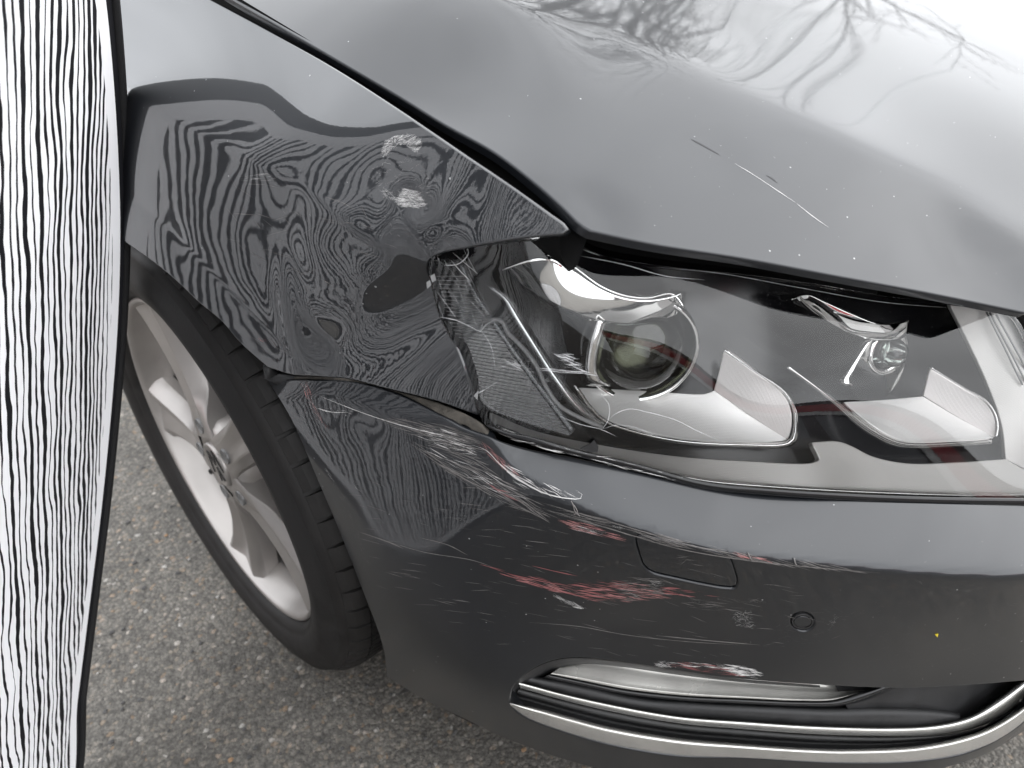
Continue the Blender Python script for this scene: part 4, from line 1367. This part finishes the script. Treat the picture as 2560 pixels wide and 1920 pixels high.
# dark slats
fstrip('slat', [(1345, 1690), (1450, 1710), (1600, 1742), (1750, 1754), (1900, 1762), (2080, 1768), (2200, 1764), (2330, 1770), (2400, 1780)],
       [(1300, 1704), (1420, 1738), (1560, 1768), (1720, 1794), (1900, 1807), (2080, 1817), (2240, 1819), (2330, 1814), (2398, 1802)], [(0, .034), (.15, .026), (.5, .022), (.85, .020), (1.0, .024)], M['black_matt'], grille)
fstrip('slat', [(1298, 1722), (1400, 1750), (1520, 1779), (1694, 1810), (1860, 1825), (2050, 1838), (2240, 1842), (2398, 1832), (2460, 1815), (2560, 1755)],
       [(1280, 1752), (1350, 1772), (1520, 1818), (1694, 1847), (1860, 1861), (2050, 1872), (2240, 1870), (2398, 1846), (2460, 1826), (2560, 1765)], [(0, .022), (.2, .018), (.45, .020), (.6, .028), (.8, .020), (1.0, .012)], M['black_matt'], grille)
# fog lamp: silver reflector behind the lip, with chrome lower edge
fog = fstrip('fog_lamp', [(1412, 1660), (1460, 1652), (1560, 1660), (1700, 1680), (1860, 1700), (2000, 1712), (2100, 1718), (2180, 1722)],
             [(1376, 1685), (1450, 1700), (1560, 1722), (1700, 1738), (1860, 1746), (2000, 1752), (2080, 1750), (2150, 1730)], [(-.15, .040), (.25, .036), (.4, .030), (.75, .026), (.88, .0215), (.94, .0205), (1.0, .024)], M['fog_silver'], grille)
fstrip('fog_lamp_seal', [(1376, 1686), (1450, 1701), (1560, 1723), (1700, 1739), (1860, 1747), (2000, 1753), (2080, 1751), (2150, 1731), (2200, 1716)],
       [(1352, 1696), (1450, 1718), (1560, 1740), (1700, 1755), (1860, 1763), (2000, 1769), (2100, 1768), (2170, 1752), (2240, 1720)], [(0, .026), (.3, .021), (.7, .024), (1.0, .034)], M['black_gloss'], fog)
# smooth dark flank at the inner end of the opening
fstrip('grille_flank', [(2080, 1700), (2200, 1700), (2350, 1695), (2560, 1680), (2600, 1672)], [(2120, 1772), (2240, 1786), (2360, 1800), (2440, 1786), (2560, 1702)], [(0, .036), (.5, .032), (1, .028)], M['black_matt'], grille)
# lip of the opening, left end
fstrip('grille_lip', [(1274, 1752), (1284, 1716), (1314, 1686), (1354, 1662), (1402, 1648), (1450, 1645), (1560, 1656), (1700, 1678), (1860, 1698), (2050, 1713)], [(1290, 1756), (1304, 1722), (1340, 1700), (1386, 1676), (1424, 1664), (1470, 1660), (1560, 1668), (1700, 1688), (1860, 1706), (2050, 1719)],
       [(0, .004), (.4, .016), (1.0, .034)], M['black_matt'], grille)

# radiator grille beside the lamp (outside the photograph's frame)
front = loft('radiator_grille', [[(x, .20 + .10 * (x < -.40) , z) for x in np.linspace(-.46, .40, 12)] for z in (.52, .70)], M['black_deep'], car)
for z0 in (.555, .600, .645):
    loft('grille_bar', [[(x, .105 + .22 * max(0, -.30 - x) + dy, z0 + dz) for x in np.linspace(-.44, .40, 20)] for dy, dz in ((.03, -.008), (.0, -.008), (-.006, 0), (.0, .008), (.03, .008))], M['trim_chrome'], front)
# ------------------------------------------------------------------ scratches, transferred paint, cracks
def ribbons(name, S, strokes, mat, parent, off=0.00018, kind='stuff'):
    """thin flakes and scratch lines lying on a skin; stroke = (photo points, half width in px at the middle)"""
    V, FF, NN = [], [], []
    for px, w in strokes:
        c_ = curve(px, 14) if len(px) > 2 else res_n(np.array(px, float), max(2, int(np.linalg.norm(np.subtract(px[1], px[0])) / 14) + 1))
        n = len(c_)
        t = np.gradient(c_, axis=0)
        t /= np.linalg.norm(t, axis=1, keepdims=True) + 1e-9
        nn = np.c_[-t[:, 1], t[:, 0]]
        f = np.linspace(0, 1, n)
        ww = w * np.clip(np.minimum(f, 1 - f) * 5, 0.12, 1) * (0.7 + 0.6 * rng.random(n))
        pts = np.concatenate([c_ + nn * ww[:, None], c_ - nn * ww[:, None]])
        V.append((pts, n))
    allpx = np.concatenate([v[0] for v in V])
    ab = S.hit(allpx)
    P = S.P(ab, off)
    N = S.n(ab)
    st = 0
    for pts, n in V:
        for i in range(n - 1):
            FF.append((st + i, st + i + 1, st + n + i + 1, st + n + i))
        st += 2 * n
    o = new_obj(name, mesh_np(name, P, FF, N), parent, [mat])
    if kind:
        tag(o, kind=kind)
    return o

def spray(poly, n, ang, spread, lmin, lmax, w0, w1):
    """n short strokes inside a photo polygon, leaning along ang (degrees)"""
    poly = np.array(poly, float)
    lo, hi = poly.min(0), poly.max(0)
    out = []
    while len(out) < n:
        q = lo + rng.random(2) * (hi - lo)
        if not inside(poly, q[None])[0]:
            continue
        a = math.radians(ang + rng.normal() * spread)
        l = lmin * (lmax / lmin) ** rng.random() / 2
        d = np.array([math.cos(a), math.sin(a)]) * l
        out.append(([tuple(q - d), tuple(q + d)], w0 + (w1 - w0) * rng.random() ** 2))
    return out

# fender scuffs
W_ = []
W_ += spray([(952, 378), (965, 352), (990, 340), (1030, 337), (1052, 350), (1056, 366), (1040, 380), (1010, 362), (985, 366), (962, 392)], 460, -25, 25, 4, 16, .4, 1.7)
W_ += spray([(940, 400), (955, 372), (1000, 360), (960, 420)], 20, -50, 20, 4, 14, .4, 1.0)
W_ += spray([(990, 505), (1010, 470), (1050, 480), (1064, 515), (1040, 520), (1000, 516)], 460, 10, 22, 5, 22, .4, 1.7)
W_ += spray([(950, 474), (965, 472), (1005, 500), (990, 508), (960, 494)], 50, 28, 18, 5, 18, .4, 1.4)
W_ += spray([(900, 420), (1060, 380), (1080, 500), (960, 480)], 60, -8, 20, 5, 18, .3, .7)
W_ += spray([(600, 440), (680, 432), (690, 448), (610, 452)], 26, -4, 8, 8, 30, .3, .8)
W_ += spray([(700, 520), (1000, 480), (1040, 620), (720, 640)], 40, 20, 30, 4, 12, .3, .6)
ribbons('white_scuffs', S_FEND, W_, M['scuff_white'], fender)
G_ = spray([(590, 430), (690, 420), (760, 470), (900, 520), (1050, 640), (900, 700), (760, 700), (640, 640), (560, 640)], 90, 15, 25, 10, 60, .25, .55)
G_ += spray([(620, 820), (700, 860), (720, 900), (640, 850)], 16, 25, 15, 10, 40, .3, .8)
G_ += spray([(730, 640), (860, 720), (850, 740), (740, 680)], 24, 20, 20, 8, 40, .3, .7)
ribbons('grey_scuffs', S_FEND, G_, M['scuff_grey'], fender)
ribbons('red_scuffs', S_FEND, spray([(645, 845), (662, 846), (664, 854), (648, 852)], 10, 10, 15, 5, 14, .5, 1.4), M['scuff_red'], fender)

# bumper: corner scrapes
W_, G_, R_, K_ = [], [], [], []
K_ += spray([(750, 958), (768, 958), (790, 1020), (815, 1060), (826, 1072), (812, 1072), (785, 1030)], 60, 68, 10, 8, 30, .4, 1.2)
W_ += spray([(755, 960), (765, 960), (792, 1030), (812, 1062), (805, 1066), (780, 1030)], 36, 70, 10, 6, 22, .3, .9)
W_ += [([(800, 990), (830, 1002), (870, 1018), (930, 1040), (1000, 1062), (1080, 1082), (1150, 1100)], .7), ([(786, 1018), (830, 1030), (870, 1030)], .8)]
W_ += spray([(790, 1015), (880, 1025), (890, 1036), (800, 1028)], 20, 12, 10, 4, 14, .4, .9)
G_ += spray([(960, 1050), (1040, 1050), (1150, 1072), (1190, 1100), (1200, 1150), (1120, 1130), (1020, 1085)], 200, 16, 3.5, 12, 80, .3, .8)
W_ += spray([(1000, 1060), (1120, 1075), (1180, 1110), (1190, 1140), (1080, 1110)], 120, 17, 4, 8, 45, .3, .8)
W_ += spray([(1060, 1085), (1140, 1100), (1140, 1125), (1070, 1108)], 60, 15, 14, 3, 9, .3, .8)
G_ += [([(1020, 1105), (1080, 1140), (1150, 1190), (1230, 1230), (1330, 1280)], .8), ([(1030, 1112), (1110, 1168), (1200, 1218)], .6), ([(1040, 1120), (1120, 1150), (1210, 1190), (1290, 1240)], .6)]
G_ += spray([(1040, 1110), (1200, 1150), (1320, 1240), (1380, 1300), (1280, 1270), (1120, 1180)], 130, 27, 6, 20, 110, .3, .8)
W_ += spray([(1060, 1120), (1220, 1170), (1330, 1250), (1260, 1240), (1120, 1170)], 60, 27, 7, 10, 60, .3, .7)
K_ += spray([(1195, 1108), (1215, 1110), (1270, 1160), (1300, 1190), (1280, 1190), (1230, 1150)], 70, 45, 12, 8, 40, .4, 1.3)
W_ += [([(1180, 1112), (1215, 1125), (1250, 1160), (1300, 1200), (1360, 1232), (1420, 1246), (1452, 1246), (1455, 1236), (1440, 1226)], 1.1), ([(1240, 1150), (1290, 1196), (1350, 1226)], .8)]
W_ += spray([(1240, 1140), (1330, 1200), (1440, 1235), (1400, 1246), (1300, 1215)], 90, 32, 8, 10, 45, .3, .9)
R_ += spray([(1210, 1205), (1240, 1218), (1310, 1256), (1290, 1254)], 12, 25, 6, 15, 50, .4, 1.0)
# scratch along the crease
G_ += [([(1330, 1262), (1440, 1296), (1560, 1332), (1700, 1372), (1850, 1398), (2000, 1415), (2200, 1432)], .9), ([(1340, 1252), (1450, 1284), (1600, 1326), (1740, 1366), (1900, 1396)], .7)]
G_ += spray([(1380, 1262), (1600, 1324), (1900, 1392), (2150, 1424), (2150, 1432), (1880, 1405), (1580, 1340), (1370, 1280)], 150, 15, 4, 20, 100, .25, .7)
K_ += spray([(1830, 1378), (1920, 1396), (1930, 1408), (1850, 1392)], 24, 14, 5, 12, 50, .4, 1.2)
# pink bruise left of the washer cover
K_ += spray([(1400, 1298), (1470, 1310), (1560, 1344), (1540, 1350), (1430, 1322)], 80, 16, 3, 10, 50, .4, 1.3)
W_ += spray([(1430, 1312), (1520, 1330), (1510, 1342), (1440, 1326)], 40, 16, 6, 8, 30, .3, .9)
W_ += spray([(1530, 1312), (1556, 1318), (1550, 1324), (1532, 1318)], 10, 15, 6, 5, 18, .4, 1.2)
# red streaks
R_ += spray([(1228, 1418), (1290, 1428), (1420, 1462), (1430, 1484), (1330, 1468), (1260, 1438)], 36, 15, 1.5, 14, 70, .3, .9)
R_ += spray([(1440, 1474), (1460, 1448), (1560, 1450), (1560, 1462), (1540, 1490), (1490, 1506), (1440, 1488)], 46, 10, 1.5, 12, 70, .3, 1.0)
R_ += [([(1260, 1430), (1330, 1456), (1430, 1485), (1500, 1500)], .9), ([(1330, 1414), (1380, 1426), (1445, 1440)], .7), ([(1280, 1436), (1350, 1452), (1420, 1464)], .7)]
R_ += spray([(1660, 1462), (1716, 1470), (1800, 1490), (1720, 1490), (1640, 1480)], 18, 7, 3, 14, 50, .4, 1.2)
K_ += spray([(1440, 1470), (1600, 1460), (1680, 1490), (1560, 1506), (1460, 1500)], 90, 8, 4, 12, 70, .3, .9)
K_ += spray([(1290, 1440), (1440, 1470), (1440, 1490), (1320, 1464)], 40, 14, 4, 12, 50, .3, 1.0)
G_ += spray([(1540, 1450), (1640, 1445), (1670, 1490), (1560, 1505)], 130, 8, 8, 12, 50, .3, .9)
W_ += spray([(1382, 1486), (1400, 1492), (1462, 1520), (1440, 1520), (1396, 1498)], 60, 26, 10, 8, 30, .4, 1.3)
W_ += spray([(1330, 1440), (1480, 1495), (1470, 1505), (1320, 1460)], 10, 20, 6, 8, 20, .3, .7)
W_ += spray([(1625, 1448), (1660, 1456), (1650, 1466), (1624, 1460)], 14, 10, 12, 6, 22, .3, .9)
# long faint scratches
G_ += [([(965, 1352), (1060, 1380), (1180, 1400), (1240, 1420)], .6), ([(900, 1330), (980, 1358), (1010, 1372)], 1.2), ([(1050, 1344), (1120, 1362), (1170, 1388)], .7)]
G_ += [([(1320, 1555), (1450, 1566), (1560, 1586), (1700, 1602), (1850, 1612)], .6), ([(1640, 1588), (1760, 1600), (1900, 1612)], .9)]
G_ += spray([(880, 1200), (1100, 1180), (1500, 1340), (1900, 1450), (2100, 1480), (2050, 1640), (1500, 1640), (1100, 1600), (960, 1500)], 230, 11, 6, 10, 70, .2, .5)
G_ += spray([(820, 1190), (850, 1200), (905, 1350), (930, 1430), (880, 1330)], 60, 62, 18, 5, 20, .3, .8)
W_ += spray([(812, 1172), (822, 1172), (836, 1206), (826, 1208)], 12, 60, 12, 6, 22, .3, .9)
W_ += spray([(878, 1200), (892, 1204), (900, 1226), (886, 1222)], 10, 40, 25, 4, 14, .3, .9)
W_ += spray([(1830, 1540), (1856, 1524), (1876, 1530), (1884, 1570), (1846, 1566)], 60, 12, 25, 6, 26, .3, 1.1)
W_ += spray([(2064, 1556), (2090, 1530), (2096, 1548), (2074, 1580)], 14, -30, 25, 5, 18, .2, .6)
G_ += spray([(1860, 1500), (2100, 1480), (2130, 1600), (1900, 1620)], 90, 0, 30, 8, 30, .2, .6)
G_ += spray([(1700, 1480), (1900, 1500), (1900, 1540), (1720, 1520)], 40, 8, 6, 12, 60, .2, .6)
# paint transfer over the fog opening
W_ += spray([(1634, 1660), (1652, 1653), (1680, 1660), (1672, 1668), (1650, 1668)], 60, 5, 20, 6, 20, .4, 1.4)
R_ += spray([(1660, 1662), (1720, 1656), (1790, 1664), (1840, 1682), (1846, 1692), (1760, 1678)], 48, 10, 5, 12, 50, .3, 1.1)
W_ += spray([(1796, 1662), (1840, 1660), (1900, 1680), (1890, 1696), (1840, 1686)], 110, 8, 8, 10, 45, .4, 1.3)
W_ += spray([(1660, 1656), (1790, 1656), (1830, 1672), (1700, 1664)], 40, 8, 5, 10, 36, .3, .8)
G_ += spray([(2100, 1500), (2560, 1480), (2560, 1690), (2150, 1690)], 160, 0, 20, 4, 16, .2, .5)
W_ += spray([(1200, 1150), (2560, 1300), (2560, 1680), (1200, 1600)], 40, 10, 40, 2, 6, .3, .8)
ribbons('white_scuffs', S_BUMP, W_, M['scuff_white'], bumper)
ribbons('grey_scratches', S_BUMP, G_, M['scuff_grey'], bumper)
ribbons('red_paint_streaks', S_BUMP, R_, M['scuff_red'], bumper)
ribbons('pink_paint_streaks', S_BUMP, K_, M['scuff_pink'], bumper)
ribbons('washer_scratches', S_BUMP, spray([(1640, 1350), (1700, 1360), (1730, 1372), (1660, 1362)], 16, 10, 5, 20, 60, .25, .6) + spray([(1680, 1400), (1730, 1380), (1740, 1400), (1700, 1420)], 20, -10, 20, 8, 30, .2, .5), M['scuff_grey'], washer, off=0.0004)
# peeled shreds standing off the crease
for pts in ([(1428, 1252), (1434, 1262), (1438, 1276), (1450, 1288)], [(1436, 1262), (1444, 1278), (1436, 1284)], [(1868, 1382), (1874, 1392), (1880, 1400)], [(1984, 1395), (1986, 1404), (1990, 1410)]):
    tube('peeled_shred', S_BUMP.P(S_BUMP.hit(curve(pts, 4)), 0.0008), .0004, M['scuff_grey'], bumper, 5)
# hood marks
ribbons('hood_scratches', S_HOOD, [([(1835, 408), (1880, 435), (1930, 468), (1990, 508)], .5), ([(1990, 508), (2030, 540), (2070, 568)], .6)] + spray([(1500, 200), (2500, 300), (2500, 700), (1600, 560)], 40, 20, 90, 2, 6, .4, .9), M['scuff_white'], hood)
ribbons('hood_smudges', S_HOOD, [([(1728, 348), (1760, 365), (1800, 388)], 1.5), ([(1915, 438), (1930, 446), (1944, 458)], 1.6)], pm('dark_smudge', (0.03, 0.03, 0.032), 0.6), hood)
# cracks in the lamp cover
CR = [([(1506, 1072), (1520, 1050), (1524, 1020), (1516, 1000), (1500, 985)], 1.0), ([(1508, 1070), (1530, 1040), (1570, 1022), (1620, 1030), (1690, 1050), (1740, 1075), (1820, 1112)], 1.0), ([(1506, 1072), (1540, 1062), (1580, 1066), (1660, 1096)], .7), ([(1400, 1040), (1450, 1060), (1500, 1072), (1540, 1090)], .9),
      ([(1100, 792), (1140, 800), (1180, 818), (1202, 828), (1215, 812), (1240, 798)], 1.1), ([(1200, 828), (1206, 812), (1208, 806)], .8), ([(1204, 826), (1226, 860), (1236, 900), (1238, 926)], .8), ([(1168, 618), (1172, 632), (1160, 650), (1140, 662), (1110, 662)], 1.2),
      ([(1128, 650), (1150, 676), (1180, 706)], .9), ([(1185, 988), (1210, 975), (1250, 950)], .8), ([(1640, 668), (1800, 684), (2000, 720), (2200, 755), (2400, 772)], .7), ([(1450, 640), (1560, 662), (1660, 690), (1760, 700)], .9), ([(1456, 624), (1500, 640)], .8)]
CR = [(q, w * .6) for q, w in CR]
CR += [(q, w * .5) for q, w in spray([(1080, 650), (1180, 650), (1200, 800), (1110, 790)], 26, 62, 8, 20, 90, .3, .8)]
CR += spray([(1390, 878), (1420, 880), (1456, 910), (1460, 940), (1410, 912)], 60, 14, 8, 10, 45, .4, 1.3)
CR += spray([(1340, 915), (1480, 930), (1480, 940), (1350, 925)], 20, 6, 3, 20, 80, .3, .8)
CR += spray([(1230, 890), (1300, 910), (1340, 930), (1260, 925)], 50, 22, 12, 8, 35, .3, 1.0)
CR += spray([(1180, 800), (1420, 960), (1330, 900), (1210, 840)], 20, 30, 20, 8, 30, .3, .6)
ribbons('cover_cracks', S_LAMP, CR, pm('crack_white', (0.55, 0.55, 0.56), 0.5), lens, off=0.0004)
ribbons('cover_scuffs', S_LAMP, spray([(1225, 1072), (1330, 1098), (1500, 1140), (1700, 1190), (1700, 1205), (1480, 1150), (1300, 1108)], 110, 13, 5, 10, 60, .3, 1.0), M['scuff_white'], lens, off=0.0006)
# torn black flap of plastic on the sill
fl = S_LAMP.hitP([(1450, 1122), (1478, 1108), (1486, 1100), (1496, 1116), (1494, 1132), (1470, 1130)], 0.003)
new_obj('torn_flap', mesh_np('torn_flap', np.r_[fl, fl - .0015 * S_LAMP.N], [(0, 1, 2, 3, 4, 5), (11, 10, 9, 8, 7, 6)] + [(i, (i + 1) % 6, 6 + (i + 1) % 6, 6 + i) for i in range(6)], smooth=False), lens, [M['black_matt']])
# black flange of the cover
vf = [(1217, 1066), (1260, 1084), (1330, 1107), (1438, 1137), (1600, 1176), (1760, 1218), (1930, 1236), (2122, 1248), (2340, 1256), (2680, 1260)]
visor_like('cover_flange', [(u, v - (5 if u < 1300 else 14)) for u, v in vf], vf, .0012, .001, .001, lens, 'black_gloss')
# bits of broken clear plastic at the corner
for pts in ([(1066, 706), (1074, 700), (1078, 712), (1068, 722)], [(1076, 690), (1086, 684), (1090, 700), (1080, 706)], [(1184, 990), (1196, 976), (1194, 1000)]):
    q = S_LAMP.hitP(pts, 0.004)
    new_obj('clear_shard', mesh_np('clear_shard', np.r_[q, q - .002 * S_LAMP.N], [tuple(range(len(pts)))] + [(i, (i + 1) % len(pts), len(pts) + (i + 1) % len(pts), len(pts) + i) for i in range(len(pts))], smooth=False), lens, [M['clear_rib']])
# yellow paint fleck
yf = S_BUMP.P(S_BUMP.hit([(2337, 1585), (2345, 1583), (2343, 1592)]), .0006)
new_obj('yellow_fleck', mesh_np('yellow_fleck', np.r_[yf, yf - .0006 * S_BUMP.N], [(0, 1, 2), (0, 1, 4, 3), (1, 2, 5, 4), (2, 0, 3, 5)], smooth=False), bumper, [M['yellow']])

# dust lying on the lamp cover
ribbons('cover_dust', S_LAMP, spray([(1450, 700), (1900, 720), (2350, 790), (2500, 1000), (2500, 1230), (1900, 1200), (1500, 1130), (1300, 1050), (1280, 800)], 900, 30, 90, 1.5, 4.0, .25, .8), pm('grey_dust', (0.34, 0.33, 0.32), 0.9), lens, off=0.0003)
# ------------------------------------------------------------------ street around, seen only as reflections
M['wall_pale'] = pm('pale_render', (0.42, 0.41, 0.39), 0.85, noise=(1.5, 0.15))
M['wall_dark'] = pm('dark_brick', (0.07, 0.055, 0.05), 0.85, noise=(2.0, 0.2))
M['fascia_red'] = pm('red_fascia', (0.42, 0.035, 0.04), 0.45)
M['white_band'] = pm('white_panel', (0.72, 0.72, 0.71), 0.5)
M['door_grey'] = pm('roller_door', (0.20, 0.20, 0.21), 0.5)
M['bark'] = pm('bark', (0.055, 0.045, 0.036), 0.9, noise=(8, 0.3))
M['bud'] = pm('spring_buds', (0.16, 0.15, 0.05), 0.8)
def retail(name, x0, x1, y0, y1, face, label, wall='wall_pale'):
    """long low unit; face: axis of the street front"""
    b = empty(name, ((x0 + x1) / 2, (y0 + y1) / 2, GZ), label, 'building')
    def add(n, bl, m, bev=0.0):
        o = boxes(n, bl, M[m], None, bev)
        world_child(o, b)
        return o
    add('wall', [(x0, x1, y0, y1, GZ, 4.6)], wall)
    if face == 'x':
        add('fascia', [(x1 + .003, x1 + .30, y0, y1, 3.2, 4.1)], 'fascia_red')
        add('white_band', [(x1 + .003, x1 + .26, y0, y1, 2.75, 3.19)], 'white_band')
        y = y0 + 1.0
        while y + 3 < y1:
            add('roller_door', [(x1 + .003, x1 + .08, y, y + 2.6, GZ, 2.6)], 'door_grey')
            y += 4.2
    else:
        add('fascia', [(x0, x1, y1 + .003, y1 + .30, 3.2, 4.1)], 'fascia_red')
        add('white_band', [(x0, x1, y1 + .003, y1 + .26, 2.75, 3.19)], 'white_band')
        x = x0 + 1.0
        while x + 3 < x1:
            add('roller_door', [(x, x + 2.6, y1 + .003, y1 + .08, GZ, 2.6)], 'door_grey')
            x += 4.2
    return b
retail('retail_unit', -20, -12, -7, 30, 'x', 'long pale building with red fascia reflected in the fender')
retail('retail_unit', -9, 16, -26, -18, 'y', 'dark brick building with red fascia reflected in the headlamp', 'wall_dark')

def bare_tree(base, height, seed, label):
    rd = random.Random(seed)
    root = empty('bare_tree', base, label, 'tree')
    Vt, Ft, Vb, Fb = [], [], [], []
    def seg(V, Fc, p, q, r0, r1, k=6):
        d = (q - p).normalized()
        u = d.orthogonal().normalized()
        v = d.cross(u)
        n0 = len(V)
        for c_, r in ((p, r0), (q, r1)):
            for i in range(k):
                a = 2 * math.pi * i / k
                V.append(tuple(c_ + r * (math.cos(a) * u + math.sin(a) * v)))
        for i in range(k):
            Fc.append((n0 + i, n0 + (i + 1) % k, n0 + k + (i + 1) % k, n0 + k + i))
    leaves = []
    def grow_(p, d, l, r, lev):
        n = 4
        for i in range(n):
            d2 = (d + Vector((rd.gauss(0, .16), rd.gauss(0, .16), rd.gauss(.03, .12)))).normalized()
            q = p + d2 * l / n
            r2 = r * .86
            seg(Vt if lev == 0 else Vb, Ft if lev == 0 else Fb, p, q, r, r2, 7 if lev < 2 else 4)
            if lev < 4 and (i > 0 or lev > 0):
                for _ in range(2 if lev < 3 else 1):
                    s_ = Vector((rd.gauss(0, 1), rd.gauss(0, 1), rd.gauss(.25, .6))).normalized()
                    d3 = (d2 * .55 + s_ * .75).normalized()
                    grow_(q, d3, l * rd.uniform(.48, .68), r2 * .62, lev + 1)
            if lev >= 3:
                leaves.append((q, rd.uniform(.012, .03)))
            p, d, r = q, d2, r2
    grow_(Vector((0, 0, 0)), Vector((0, 0, 1)), height * .55, height * .026, 0)
    t_ = new_obj('trunk', mesh_np('trunk', Vt, Ft), root, [M['bark']])
    b_ = new_obj('branches', mesh_np('branches', Vb, Fb), root, [M['bark']])
    V, Fc = [], []
    for q, s_ in leaves:
        for _ in range(2):
            o = q + Vector((rd.gauss(0, .03), rd.gauss(0, .03), rd.gauss(0, .03)))
            u = Vector((rd.gauss(0, 1), rd.gauss(0, 1), rd.gauss(0, 1))).normalized() * s_
            w = u.orthogonal().normalized() * s_ * .5
            n0 = len(V)
            V += [tuple(o - u), tuple(o + w), tuple(o + u), tuple(o - w)]
            Fc.append((n0, n0 + 1, n0 + 2, n0 + 3))
    l_ = new_obj('crown', mesh_np('crown', V, Fc, smooth=False), root, [M['bud']])
    tag(l_, kind='stuff')
    return root
bare_tree((12.5, 7.0, GZ), 9.8, 5, 'bare spring tree mirrored in the upper hood')
